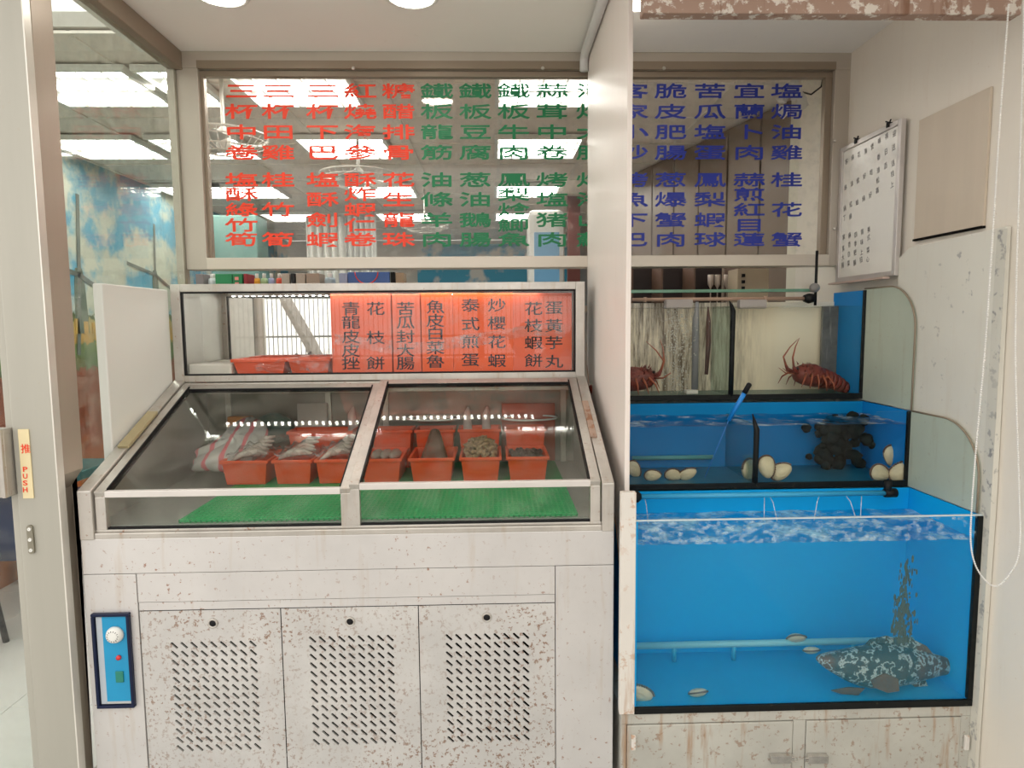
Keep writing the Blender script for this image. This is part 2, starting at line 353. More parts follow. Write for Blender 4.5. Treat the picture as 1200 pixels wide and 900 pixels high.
MENU = [(283, '三杯中卷', '塩酥綠竹筍', REDT), (326, '三杯田雞', '桂竹筍', REDT), (378, '三杯下巴', '塩酥劍蝦', REDT), (422, '紅燒海參', '酥炸蝦仁卷', REDT), (467, '糖醋排骨', '花生龍珠', REDT),
        (512, '鐵板龍筋', '油條羊肉', GREENT), (557, '鐵板豆腐', '葱油鵝腸', GREENT), (602, '鐵板牛肉', '鳳梨熗鯽魚', GREENT), (647, '蒜茸中卷', '烤塩猪肉', GREENT), (694, '清炒大腸', '炒海山蘇', GREENT),
        (741, '客家小炒', '烤魚下巴', BLUET), (786, '脆皮肥腸', '葱爆蟹肉', BLUET), (832, '苦瓜塩蛋', '鳳梨蝦球', BLUET), (878, '宜蘭卜肉', '蒜煎紅目蓮', BLUET), (922, '塩焗油雞', '桂花蟹', BLUET)]
TY = WY+.012
U0 = at(600, 200, TY)-at(599, 200, TY)
for px, a, b2, mt in MENU:
    for s, rows in ((a, R1), (b2, {5: five, 4: four, 3: three}[len(b2)])):
        g = G()
        for ch, py in zip(s, rows):
            hh = 15.5 if len(s) == 5 else 16.5
            for dz, dy in ((0, 0), (.0016, -.0003), (-.0016, -.0006)):
                put(g, ch, at(px, py, TY)+Vector((dz*.5, dy, dz)), (.0037*33, 0, 0), (0, 0, .0037*(hh-1.3)), .004)
        g.build('dish_name', mt, pane)
c = at(930, 116, WY+.16); g = G()
for k in range(9): g.ball((c.x+random.uniform(-.05, .05), WY+.16+random.uniform(-.01, .01), c.z+random.uniform(-.06, .06)), random.uniform(.02, .035), .012, random.uniform(.015, .035), 7, 5, .3)
t = thing('torn_padding', 'torn white foam padding hanging in the upper right corner behind the menu pane', 'foam', tuple(c)); g.build('foam', WHITE, t)
G().tube([(c.x+.04, WY+.16, c.z+.03), (c.x+.08, WY+.16, c.z+.02), (c.x+.12, WY+.15, c.z+.05), (c.x+.13, WY+.15, c.z+.10)], .004, 6).build('wire', BLACK, t, True)
# left side pane in its own frame
w2 = bpy.data.objects.new('window_2', None); C.objects.link(w2); w2.location = (XLG, 2.4, 0); struct(w2)
bx('pane', glass('side_pane_glass', (.93, .96, .93), 1.25, .12, (.78, .8, .7), 18, .45), w2, XLG-.003, XLG+.003, 2.06, 2.85, .1, CZ-.08, 0)
G().box(XLG-.03, XLG+.03, 1.96, 2.86, CZ-.075, CZ-.001).build('window_frame', ALU_D, w2, bevel=.003)
bx('window_frame', ALU, w2, XLG-.03, fx0-.001, 2.83, 2.88, .0, CZ-.076)
bx('window_frame', ALU_P, w2, XLG-.03, XLG+.012, 2.06, 2.83, .0, .1)
# posts and door at the left
PA = struct(bx('trim_2', ALU_P, None, -1.412, -1.290, 1.93, 1.955, 0, CZ, .003))
pa_, pb_ = at(82, 600, 2.05), at(97, 540, 2.05); pc_ = at(84, 575, 2.05)
struct(G().prism([(-1.33, 0), (pa_.x, 0), (pa_.x, pc_.z), (pb_.x, at(95, 556, 1.957).z), (pb_.x+.004, CZ), (-1.33, CZ)], 'y', 1.957, 2.05).build('trim_3', ALU_P2, None, bevel=.002))
G().box(-1.293, -1.289, 1.927, 1.957, 0, CZ).build('bright_edge', M('bright_edge', (.8, .77, .7), .3, .3), PA)
dr = bpy.data.objects.new('door_1', None); C.objects.link(dr); dr.location = (-1.8, 1.97, 0); struct(dr)
bx('stile', ALU_P, dr, -1.445, -1.414, 1.95, 1.99, 0, 2.6, .002)
bx('glass_leaf', GLDIRT, dr, -2.3, -1.445, 1.966, 1.972, .12, 2.5, 0)
bx('rail', ALU_P, dr, -2.3, -1.445, 1.95, 1.99, 0, .12, .002)
bx('rail', ALU_P, dr, -2.3, -1.445, 1.95, 1.99, 2.5, 2.62, .002)
hz1, hz0 = at(10, 503, 1.9).z, at(10, 583, 1.9).z; hx1 = at(20, 540, 1.945).x
g = G()
for k in range(7): g.box(hx1-.012*(k+1)+.001, hx1-.012*k-.001, 1.89+(.006 if k % 2 else 0), 1.94, hz0, hz1)
g.box(hx1-.2, hx1, 1.90, 1.945, hz0+.004, hz1-.004)
hd = g.build('door_handle', STEEL, dr, bevel=.0015)
lb = bx('push_sticker', M('cream_sticker', (.82, .70, .42), .6), dr, at(24, 540, 1.928).x, at(36.5, 540, 1.928).x, 1.9265, 1.9295, at(30, 584, 1.928).z, at(30, 503, 1.928).z, 0)
g = G(); put(g, '推', at(30, 532-6, 1.9255), (.024, 0, 0), (0, 0, .026), .01)
for k, ch in enumerate('PUSH'): put(g, ch, at(29.5, 550+k*8, 1.9255), (.0135, 0, 0), (0, 0, .015), .02, True)
g.build('lettering', REDT, lb)
g = G(); c = at(36.5, 632, 1.928)
g.prism([(c.x+.009*cos(a), c.z+(.035 if sin(a) > 0 else -.035)+.009*sin(a)) for a in [2*pi*k/20 for k in range(20)]], 'y', 1.924, 1.93)
kh = g.build('lock_plate', M('lock_bronze', (.30, .28, .22), .35, .6), PA); g = G()
for dz in (-.032, 0, .032): g.lathe([(.0055, 0), (.005, -.003), (.002, -.003), (.0018, -.001)], (c.x, 1.924, c.z+dz), 12, 'y')
g.build('lock_screw', WHITE, kh)
# ------------------------------------------------------------------ partition, pipe, plank, downlights
px0 = at(740, 300, 2.01).x
g = G(); P = lambda px, py: atx(px, py, px0-.016)
low = [P(684, 430), P(693, 480), P(706, 530), P(716, 575), P(722, 620), P(726, 665)]
pts = [(2.01, CZ)] + [(WY-.04, CZ), (WY-.04, low[0].z)] + [(min(p.y, WY-.05), p.z) for p in low if p.y > 2.03] + [(2.01, P(728, 712).z)]
g.prism(pts, 'x', px0-.016, px0); pr = struct(g.build('trim_4', PARTN, None, bevel=.002))
g = G()
for k in range(3, len(pts)-1):
    p, q = pts[k], pts[k+1]; g.bar((px0-.0165, p[0], p[1]+.006), (px0-.0165, q[0], q[1]+.006), (.001, 0, 0), (0, .004, .010))
g.build('rust_line', M('rust', (.36, .17, .07), .8, 0, .4, 30), pr)
a, b2 = at(681, 66, 2.8), at(700, 30, 2.55)
rp = .018; g = G(); xp = px0-.016-rp-.001; zp = CZ-.028
g.tube([(xp, 2.815, zp-.06), (xp, 2.815, zp-.02), (xp, 2.80, zp-.004), (xp, 2.77, zp), (xp, 1.2, zp)], rp, 14)
pp = tag(pivot(g.build('drain_pipe', M('grey_white_pvc', (.68, .67, .66), .35), None, True), (xp, 2.8, zp)), 'white PVC pipe running along the soffit beside the partition', 'pipe')
g = G(); g.box(.402, 1.42, 1.79, 1.83, at(970, 16, 1.79).z, 2.62)
pk = tag(pivot(g.build('rusty_board', M('rusty_white_board', (.70, .64, .57), .7, 0, .15, 6, rust=.8, rs=30, rth=.42, rcol=(.26, .13, .08), streak=.95, scol=(.20, .10, .06), patch=False, stretch=(1, 1, .3)), None, bevel=.003), (.9, 1.81, 2.6)), 'rusty streaked white board hanging at the top right edge', 'board')
for k, (px, py, lab) in enumerate(((258, -9, 'leftmost round ceiling downlight above the display counter'), (482, -7, 'round downlight above the middle of the display counter'), (752, -3, 'round downlight half hidden behind the white partition'))):
    c = atz(px, py, CZ); t = thing('downlight', lab, 'light', (c.x, c.y, CZ), 'round soffit downlights')
    G().lathe([(.095, -.001), (.095, -.008), (.08, -.012), (.078, -.004)], (c.x, c.y, CZ), 28).build('trim_ring', WHITE, t, True)
    G().lathe([(.078, -.010), (.05, -.016), (0, -.018)], (c.x, c.y, CZ), 28).build('lens', EMD, t, True)
# ------------------------------------------------------------------ display freezer
D = 1.968; XL, XR = -1.262, .367; YC = 2.6; ZF = 1.057; ZC = 1.337; FL = .94
fz = thing('display_freezer', 'rusty stainless steel seafood display freezer with sloped sliding glass lids', 'freezer', (-.45, 2.2, 0))
def fz_(px, py, dy=0): return at(px, py, D+dy)
bx('body_shell', STEEL_FR, fz, XL+.002, XR-.002, D+.16, 2.86, .08, FL-.012, 0)
zA, zB, zC_, zD = fz_(400, 627).z, fz_(400, 668).z, fz_(400, 702).z, fz_(400, 712).z
bx('top_band', STEEL_FR, fz, XL, XR, D, D+.035, zB+.001, zA, .0015)
xl1, xr1 = fz_(166, 780).x, fz_(651, 780).x
bx('side_column', STEEL_FR, fz, XL, xl1-.001, D, D+.035, .1, zB-.001, .0015)
bx('side_column', STEEL_FR, fz, xr1+.001, XR, D, D+.035, .1, zB-.001, .0015)
bx('middle_band', STEEL_FR, fz, xl1+.001, xr1-.001, D+.002, D+.035, zC_+.001, zB-.001, .001)
bx('lower_rail', STEEL_FR, fz, xl1+.001, xr1-.001, D+.004, D+.035, zD+.001, zC_-.001, .001)
bx('front_lining', STEEL_FR, fz, XL+.002, XR-.002, D+.035, D+.159, zB, FL-.012, 0)
for xx in (XL+.002, XR-.022): bx('side_skin', STEEL_FR, fz, xx, xx+.02, D+.035, D+.159, .08, zB, 0)
bx('slot_dark_sheet', VOID, fz, XL+.024, XR-.024, D+.15, D+.158, .1, zD, 0)  # black sheet painted as the unlit inside behind the louvre slots
bx('kick_base', BLACK, fz, XL+.04, XR-.04, D+.05, 2.8, 0, .08, 0)
edges = [xl1, fz_(332, 800).x, fz_(492, 800).x, xr1]
slotc = [(fz_(253, 817)), (fz_(413.5, 810)), (fz_(572, 807))]
for k in range(3):
    x0, x1, z0, z1 = edges[k]+.0015, edges[k+1]-.0015, .1, zD-.001
    g = G(); sc_ = slotc[k]; nx, nz = 9, 13; pxx, pzz = .0302, .0282
    X0, X1 = sc_.x-pxx*nx/2, sc_.x+pxx*nx/2; Z0, Z1 = sc_.z-pzz*nz/2, sc_.z+pzz*nz/2; yf, yb = D+.004, D+.010
    for (a0, a1, c0, c1) in ((x0, x1, z0, Z0), (x0, x1, Z1, z1), (x0, X0, Z0, Z1), (X1, x1, Z0, Z1)):
        g.add([(a0, yf, c0), (a1, yf, c0), (a1, yf, c1), (a0, yf, c1)], [(0, 1, 2, 3)])
    ang = radians(-44); u = (cos(ang), sin(ang)); hl, hw = .0136, .0037
    for i in range(nx):
        for j in range(nz):
            cx, cz = X0+pxx*(i+.5), Z0+pzz*(j+.5)
            out = []
            for (sx, sz) in ((1, -1), (1, 1), (-1, 1), (-1, -1)):
                out.append((cx+sx*pxx/2, cz+sz*pzz/2))
            # slot loop, 8 points, starting beside the first outer corner (bottom right), counter-clockwise
            loc = []
            for (a, b_) in ((hl-.002, -hw), (hl, -hw*.5), (hl, hw*.5), (hl-.002, hw), (-hl+.002, hw), (-hl, hw*.5), (-hl, -hw*.5), (-hl+.002, -hw)):
                loc.append((cx+a*u[0]-b_*u[1], cz+a*u[1]+b_*u[0]))
            n = len(g.v)
            g.v += [(p[0], yf, p[1]) for p in out]+[(p[0], yf, p[1]) for p in loc]+[(p[0], yb, p[1]) for p in loc]
            O = lambda q: n+q
            S = lambda q: n+4+(q % 8)
            # outer corners: 0 BR,1 TR,2 TL,3 BL ; slot runs TL-BR so loop starts at BR end
            g.f += [(O(0), S(2), S(1)), (O(0), S(1), S(0)), (O(0), O(1), S(3), S(2)), (O(1), S(4), S(3)), (O(1), O(2), S(4)), (O(2), S(5), S(4)), (O(2), S(6), S(5)), (O(2), O(3), S(7), S(6)), (O(3), S(0), S(7)), (O(3), O(0), S(0))]
            g.f += [(n+4+q, n+4+(q+1) % 8, n+12+(q+1) % 8, n+12+q) for q in range(8)]
    pn = g.build('louvre_panel', STEEL_PIT, fz)
    c = fz_((249, 410, 570.5)[k], (731, 729, 724)[k])
    G().lathe([(.016, 0), (.015, -.004), (.011, -.005), (.0105, -.001)], (c.x, D+.004, c.z), 18, 'y').build('lock_ring', STEEL, pn, True)
    G().lathe([(.0105, 0), (.009, -.004), (0, -.004)], (c.x, D+.004, c.z), 16, 'y').build('lock_core', BLACK, pn, True)
# control box
c0, c1 = (fz_(108, 718)+fz_(117, 828))/2, (fz_(153, 717)+fz_(160, 826))/2; c0.z, c1.z = fz_(117, 828).z, fz_(153, 717).z
cb = thing('control_box', '', 'x'); bpy.data.objects.remove(cb)
cb = G().frame(c0.x, c1.x, D-.014, D+.001, c0.z, c1.z, .009).build('control_box', M('navy_plastic', (.008, .014, .045), .4, spec=.25), fz, bevel=.002)
bx('face_plate', M('cyan_plate', (.01, .30, .56), .35), cb, c0.x+.03, c1.x-.012, D-.007, D+.001, c0.z+.02, c1.z-.012, 0)
bx('clear_strip', M('clear_grey_strip', (.45, .5, .55), .2), cb, c0.x+.012, c0.x+.03, D-.007, D+.001, c0.z+.012, c1.z-.012, 0)
bx('bottom_strip', M('silver_strip', (.6, .62, .62), .3, .5), cb, c0.x+.03, c1.x-.012, D-.007, D+.001, c0.z+.012, c0.z+.02, 0)
d = fz_(137, 742); G().lathe([(.026, 0), (.026, -.006), (.021, -.016), (.012, -.018), (0, -.018)], (d.x, D-.007, d.z), 28, 'y').build('dial_knob', WHITE, cb, True)
g = G()
for k in range(14):
    a = 2*pi*k/14; g.bar((d.x+.014*cos(a), D-.0255, d.z+.014*sin(a)), (d.x+.018*cos(a), D-.0245, d.z+.018*sin(a)), (.0006*-sin(a), 0, .0006*cos(a)), (0, .0006, 0))
g.build('dial_mark', BLACK, cb)
d = fz_(141, 769); G().lathe([(.008, 0), (.007, -.006), (0, -.008)], (d.x, D-.007, d.z), 14, 'y').build('indicator_lamp', M('red_lamp', (.7, .03, .03), .3), cb, True)
d = fz_(142, 790); bx('rocker_switch', M('green_switch', (.02, .22, .16), .3), cb, d.x-.012, d.x+.012, D-.011, D-.006, d.z-.022, d.z+.014)
# upper rim: posts, sills, sloped side rails
dS = Vector((0, YC-D, ZC-ZF)).normalized(); nS = Vector((0, -dS.z, dS.y))
def side(x0, x1, name='side_rail'):
    g = G(); g.prism([(D-.004, zA-.002), (D-.004, ZF), (YC, ZC), (YC+.02, ZC), (YC+.02, ZC-.06), (D+.045, ZF-.06), (D+.045, zA-.002)], 'x', x0, x1); return g.build(name, STEEL, fz, bevel=.003)
side(XL, XL+.042); side(XR-.038, XR)
g = G(); g.prism([(D+.045, FL-.02), (D+.045, ZF-.06), (YC+.02, ZC-.06), (2.86, ZC-.06), (2.86, FL-.02)], 'x', XL+.002, XL+.02); g.build('inner_side_wall', STEEL_IN, fz)
g = G(); g.prism([(D+.045, FL-.02), (D+.045, ZF-.06), (YC+.02, ZC-.06), (2.86, ZC-.06), (2.86, FL-.02)], 'x', XR-.02, XR-.002); g.build('inner_side_wall', STEEL_IN, fz)
bx('front_sill', STEEL, fz, XL+.042, XR-.038, D, D+.03, zA-.001, zA+.018, .003)
bx('front_sill_lip', STEEL, fz, XL+.042, XR-.038, D+.008, D+.03, zA+.018, zA+.026, .002)
bx('inner_floor', STEEL_IN, fz, XL+.02, XR-.02, D+.03, 2.86, FL-.012, FL, 0)
bx('rear_wall', M('rear_inner_wall', (.34, .32, .28), .4, .4, .35, 3), fz, XL+.02, XR-.02, 2.84, 2.86, FL, ZC-.02, 0)
for px in (268, 385, 452, 660):
    q = at(px, 480, 2.83); bx('rear_mullion', STEEL, fz, q.x-.012, q.x+.012, 2.825, 2.84, FL, ZC-.03, .002)
# lids
def lid(xa, xb, off, name, ym=D+.006):
    A = Vector((0, ym, ZF-.016+off)); B = Vector((0, YC-.02, ZC-.026+off)); d = (B-A).normalized(); n = Vector((0, -d.z, d.y)); hw = .011
    root = G(); w_ = .031
    root.bar(Vector((xa+w_/2, A.y, A.z)), Vector((xa+w_/2, B.y, B.z)), (w_/2, 0, 0), n*hw)
    f1 = root.build(name, STEEL, fz, bevel=.002)
    G().bar(Vector((xb-w_/2, A.y, A.z)), Vector((xb-w_/2, B.y, B.z)), (w_/2, 0, 0), n*hw).build('lid_stile', STEEL, f1, bevel=.002)
    G().bar(Vector((xa+w_, A.y+.008, A.z+.002)), Vector((xb-w_, A.y+.008, A.z+.002)), Vector((0, .010, .0)), Vector((0, 0, .010))).build('lid_front_rail', M('white_rail', (.74, .70, .66), .35, .2), f1, bevel=.002)
    G().bar(Vector((xa+w_, B.y-.012, B.z-.006)), Vector((xb-w_, B.y-.012, B.z-.006)), d*.018, n*.010).build('lid_rear_rail', STEEL, f1, bevel=.002)
    for sx in (xa+w_+.0015, xb-w_-.0015): G().bar(Vector((sx, A.y+.016, A.z+.006)), Vector((sx, B.y-.02, B.z-.006)), (.0025, 0, 0), n*.0115).build('glass_gasket', BLACK, f1)
    G().bar(Vector((xa+w_, B.y-.034, B.z-.012)), Vector((xb-w_, B.y-.034, B.z-.012)), d*.003, n*.008).build('glass_gasket', BLACK, f1)
    G().bar(Vector(((xa+xb)/2, A.y+.014, A.z+.008)), Vector(((xa+xb)/2, B.y-.02, B.z-.006)), ((xb-xa)/2-w_, 0, 0), n*.0025).build('lid_glass', GLLID, f1)
    g = G(); zz0 = zA+.026
    bx('front_post', STEEL, f1, xa, xa+w_, D+.006, D+.028, zz0, A.z-.006); bx('front_post', STEEL, f1, xb-w_, xb, D+.006, D+.028, zz0, A.z-.006)
    bx('front_glass', GLDIRT, f1, xa+w_, xb-w_, D+.015, D+.02, zz0, A.z-.006, 0)
    g = G(); g.box(xa+w_, xb-w_, D+.012, D+.024, zz0, zz0+.006); g.build('gasket', BLACK, f1)
xc = at(399, 590, D).x
lid(XL+.046, xc+.030, 0, 'sliding_lid'); lid(xc+.026, XR-.042, .012, 'sliding_lid')
bx('back_sill', STEEL, fz, XL+.042, XR-.038, YC-.012, YC+.03, ZC-.055, ZC-.012, .003)
# latch on left rail
q = Vector((XL+.03, 2.27, ZF+(2.27-D)*(ZC-ZF)/(YC-D)+.005))
g = G(); g.bar(q-dS*.11, q+dS*.11, (.018, 0, 0), nS*.006); g.build('brass_plate', M('worn_brass', (.55, .47, .28), .3, .6), fz, bevel=.002)
q = Vector((XR-.03, 2.30, ZF+(2.30-D)*(ZC-ZF)/(YC-D)+.005)); g = G(); g.bar(q-dS*.12, q+dS*.12, (.012, 0, 0), nS*.004); g.build('rusty_plate', M('rusty_plate', (.5, .36, .28), .5, .4, .3, 20, rust=.9, rs=30, rth=.5), fz, bevel=.002)
# upper showcase
zc0, zc1 = ZC-.008, at(440, 331.5, YC).z; CT = .036
sh = G().box(XL+.004, XL+.004+CT, YC+.0, YC+.03, zc0, zc1).build('showcase_frame', STEEL, fz, bevel=.002)
bx('showcase_frame', STEEL, fz, XR-.004-CT, XR-.004, YC, YC+.03, zc0, zc1)
bx('showcase_frame', STEEL, fz, XL+.004+CT, XR-.004-CT, YC, YC+.03, zc1-.03, zc1)
bx('showcase_frame', STEEL, fz, XL+.004+CT, XR-.004-CT, YC, YC+.03, zc0, zc0+.025)
G().frame(XL+.004+CT, XR-.004-CT, YC+.006, YC+.02, zc0+.025, zc1-.03, .006).build('black_gasket', BLACK, fz)
bx('showcase_glass', glass('showcase_glass', (.97, .97, .96), 1.3, .08, (.9, .88, .85), 6, .5), fz, XL+.05, XR-.05, YC+.010, YC+.014, zc0+.03, zc1-.035, 0)
bx('showcase_top', STEEL, fz, XL+.006, XR-.006, YC+.03, 2.842, zc1-.012, zc1, .001)
bx('showcase_floor', STEEL_IN, fz, XL+.006, XR-.006, YC+.03, 2.842, zc0, zc0+.022, .001)
bx('showcase_side', STEEL_IN, fz, XL+.006, XL+.02, YC+.03, 2.842, zc0+.022, zc1-.012, 0)
bx('showcase_side', STEEL_IN, fz, XR-.02, XR-.006, YC+.03, 2.842, zc0+.022, zc1-.012, 0)
bx('mirror_back', MIRROR, fz, XL+.02, XR-.02, 2.835, 2.842, zc0+.022, zc1-.012, 0)
g = G(); ls = bx('led_housing', WHITE, fz, XL+.06, XR-.16, YC+.034, YC+.05, zc1-.028, zc1-.013, 0)
for k in range(46):
    x = XL+.075+k*.030; g.box(x, x+.011, YC+.038, YC+.046, zc1-.031, zc1-.0282)
g.build('led_dots', EML, ls)
# orange paper signs behind the showcase glass
SY = YC+.052
def sign(xa, xb, cols, mt, lab, ytop=352):
    a, b2 = at(xa, 438, SY), at(xb, ytop-4, SY); g = G().box(a.x, b2.x, SY, SY+.002, zc0+.0225, b2.z); o = g.build('paper_sign', mt)
    o = pivot(o, ((a.x+b2.x)/2, SY, zc0+.0225)); tag(o, lab, 'sign', 'orange dish signs in the showcase')
    for px, s, rows in cols:
        g = G()
        for ch, py in zip(s, rows):
            q = at(px, py, SY-.0008)
            for dx, dy in ((0, 0), (.0016, -.0003)): put(g, ch, q+Vector((dx, dy, dx*.6)), (.064, 0, 0), (0, 0, .050), 0)
        g.build('brush_lettering', INK, o)
F5 = (362, 378, 395, 411, 426)
sign(390, 459, [(411, '青龍皮皮挫', F5), (440, '花枝餅', (362, 396, 426))], PAPER, 'salmon orange sign reading 青龍皮皮挫 and 花枝餅, leftmost of the showcase', 348)
sign(460, 493, [(475, '苦瓜封大腸', F5)], PAPER, 'narrow salmon sign reading 苦瓜封大腸, second from the left', 348)
sign(494, 530, [(510, '魚皮白菜魯', (360, 376, 391, 408, 424))], PAPER2, 'narrow bright orange sign reading 魚皮白菜魯', 347)
sign(532, 601, [(551, '泰式煎蛋', (358, 380, 401, 422)), (582, '炒櫻花蝦', (358, 379, 401, 423))], PAPER2, 'orange sign reading 泰式煎蛋 and 炒櫻花蝦', 347)
sign(602, 670, [(625, '花枝蝦餅', (362, 382, 402, 423)), (649, '蛋黃芋丸', (361, 382, 402, 424))], PAPER, 'salmon sign reading 花枝蝦餅 and 蛋黃芋丸, rightmost of the showcase', 347)
g = G()
def film(i, j):
    q = at(392+270*i, 404-14*j+10*sin(i*5), SY-.012); return (q.x, q.y+.004*sin(i*30+j*3), q.z+.004*sin(17*i+j*5))
g.surf(film, 60, 6); tag(pivot(g.build('plastic_film', PLASTIC, None, True), at(520, 400, SY-.012)), 'crumpled strip of clear plastic film across the orange signs', 'film')
# showcase contents
zz = zc0+.0225
def traybox(name, x0, x1, y0, y1, z0, z1, t, mt, lab, cat, group=None):
    o = thing(name, lab, cat, ((x0+x1)/2, (y0+y1)/2, z0), group); g = G(); e = (x1-x0)*.07
    g.add([(x0+e, y0+e, z0), (x1-e, y0+e, z0), (x1-e, y1-e, z0), (x0+e, y1-e, z0), (x0, y0, z1), (x1, y0, z1), (x1, y1, z1), (x0, y1, z1),
           (x0+t, y0+t, z1), (x1-t, y0+t, z1), (x1-t, y1-t, z1), (x0+t, y1-t, z1), (x0+e+t, y0+e+t, z0+t), (x1-e-t, y0+e+t, z0+t), (x1-e-t, y1-e-t, z0+t), (x0+e+t, y1-e-t, z0+t)],
          [(0,3,2,1),(0,1,5,4),(1,2,6,5),(2,3,7,6),(3,0,4,7),(4,5,9,8),(5,6,10,9),(6,7,11,10),(7,4,8,11),(8,9,13,12),(9,10,14,13),(10,11,15,14),(11,8,12,15),(12,13,14,15)])
    g.build('basin', mt, o, bevel=.003)
    g = G(); r = .006
    g.box(x0-r, x1+r, y0-r, y0+.001, z1-.012, z1+.001); g.box(x0-r, x1+r, y1-.001, y1+r, z1-.012, z1+.001); g.box(x0-r, x0+.001, y0, y1, z1-.012, z1+.001); g.box(x1-.001, x1+r, y0, y1, z1-.012, z1+.001)
    g.build('rim', mt, o, bevel=.0025); return o
a, b2 = at(224, 441, 2.68), at(273, 425, 2.68)
tag(pivot(G().box(a.x, b2.x, 2.66, 2.80, zz, zz+.045).build('foam_box', M('white_foam', (.85, .83, .76), .6), None, bevel=.006), (a.x, 2.7, zz)), 'white foam box lying in the left corner of the showcase', 'box')
a, b2 = at(274, 440, 2.68), at(335, 420, 2.68); traybox('food_tray', a.x, b2.x, 2.67, 2.80, zz, zz+.062, .004, ORANGE, 'orange tray beside the white foam box in the showcase', 'tray')
a, b2 = at(338, 440, 2.68), at(386, 420, 2.68); traybox('food_tray', a.x, b2.x, 2.68, 2.81, zz, zz+.062, .004, ORANGE, 'orange tray under plastic film, nearest the paper signs', 'tray')
def bagsurf(i, j):
    q = at(300+92*i, 436-24*j*(.3+.9*i), 2.655); return (q.x, 2.655+.01*sin(i*14+j*6)-.012*j, max(q.z+.006*sin(i*23), zz+.004))
tag(pivot(G().surf(bagsurf, 30, 8).build('plastic_bag', PLASTIC, None, True), at(340, 436, 2.655)), 'twisted clear plastic bag draped over the orange trays', 'bag')
# green mat in the freezer
a, b2, c2, d2 = atz(222, 612, FL), atz(668, 612, FL), atz(262, 570, FL), atz(648, 570, FL)
mx0, mx1, my0, my1 = -.985, .26, D+.04, 2.80
g = G(); k = 0
y = my0
while y < 2.40: g.box(mx0, mx1, y, y+.0060, FL+.003, FL+.010); y += .0165
x = mx0
while x < mx1: g.box(x, x+.0060, my0, 2.40, FL+.001, FL+.009); x += .0165
g.box(mx0, mx1, 2.40, my1, FL+.001, FL+.010)
tag(pivot(g.build('mesh_mat', GREENMAT), (-.3, 2.2, FL)), 'green plastic mesh mat covering the freezer floor under the orange baskets', 'mat')
# baskets
BZ = FL+.0105
rowf = [(257, 314, 'leftmost basket, holding wrapped squid', 0), (318, 366, 'second basket from the left, heaped with pale wrapped pieces', 0), (368, 412, 'third basket from the left, against the centre bar', 0),
        (421, 471, 'basket of grey fish pieces just right of the centre bar', 0), (478, 533, 'basket holding a dark wedge shaped fish piece on ice', 0), (538, 588, 'basket heaped with brown whelks', 0), (593, 644, 'rightmost front basket, half full of dark small clams', 0)]
BK = []
for (pa, pb, lab, _) in rowf:
    a, b2 = at(pa, 537, 2.44), at(pb, 537, 2.44)
    BK.append((a.x+.004, b2.x-.004, 2.44, 2.66)); traybox('seafood_basket', a.x+.006, b2.x-.006, 2.44, 2.66, BZ, at(500, 537, 2.44).z, .004, ORANGE, 'orange plastic '+lab, 'basket', 'front row of orange baskets')
rowb = [(440, 487, 'empty orange basket behind the grey fish basket'), (489, 535, 'orange basket behind the dark wedge of fish'), (538, 587, 'orange basket behind the heap of whelks'), (590, 638, 'orange basket with a pale strip of fish in the back right'), (345, 420, 'orange box at the back behind the left baskets')]
for pa, pb, lab in rowb:
    a, b2 = at(pa, 497, 2.80), at(pb, 497, 2.80); traybox('back_basket', a.x+.006, b2.x-.006, 2.69, 2.80, BZ, at(500, 499, 2.80).z, .004, ORANGE, lab, 'basket', 'back row of orange baskets')
# whelks (heap) and clams (dark)
def heap(n, bk, z0, zh, fn, name, lab, cat, group, mt, peak=True):
    x0, x1, y0, y1 = bk; pr_ = None
    for k in range(n):
        u_, v_ = random.uniform(.12, .88), random.uniform(.1, .9)
        h = zh*(1-((u_-.5)**2+(v_-.55)**2)*3.2) if peak else zh
        p = (x0+(x1-x0)*u_, y0+(y1-y0)*v_, z0+max(h, 0)*random.uniform(.75, 1))
        if pr_ is None: pr_ = fn(name, mt)
        o = pr_ if k == 0 else pr_.copy()
        if k: C.objects.link(o)
        o.location = p; o.rotation_euler = (random.uniform(-1, 1), random.uniform(-1, 1), random.uniform(0, 6.3)); s = random.uniform(.8, 1.25); o.scale = (s, s, s)
        tag(o, lab, cat, group)
def whelk(name, mt):
    g = G(); g.tube([(-.017, 0, 0), (-.013, .002, .0), (-.006, .004, .002), (.002, .003, .003), (.010, .0, .001), (.017, -.003, -.001)], [.001, .0045, .0075, .0085, .006, .001], 8); return g.build(name, mt, None, True)
WH = M('whelk_brown', (.44, .29, .16), .45, 0, .75, 90)
heap(150, BK[5], BZ+.080, .065, whelk, 'whelk', 'small curled brown whelk in the heaped orange basket', 'shellfish', 'whelks heaped in the basket', WH)
def sclam(name, mt):
    g = G(); g.ball((0, 0, 0), .012, .010, .0065, 10, 6); return g.build(name, mt, None, True)
heap(90, BK[6], BZ+.070, .012, sclam, 'small_clam', 'small dark grey clam in the rightmost front basket', 'clam', 'small clams in the basket', M('dark_clam', (.13, .10, .085), .35, 0, .5, 60), False)
ICE = glass('ice_clear', (.9, .92, .95), 2., .5, (.85, .85, .85), 40, .4, .1)
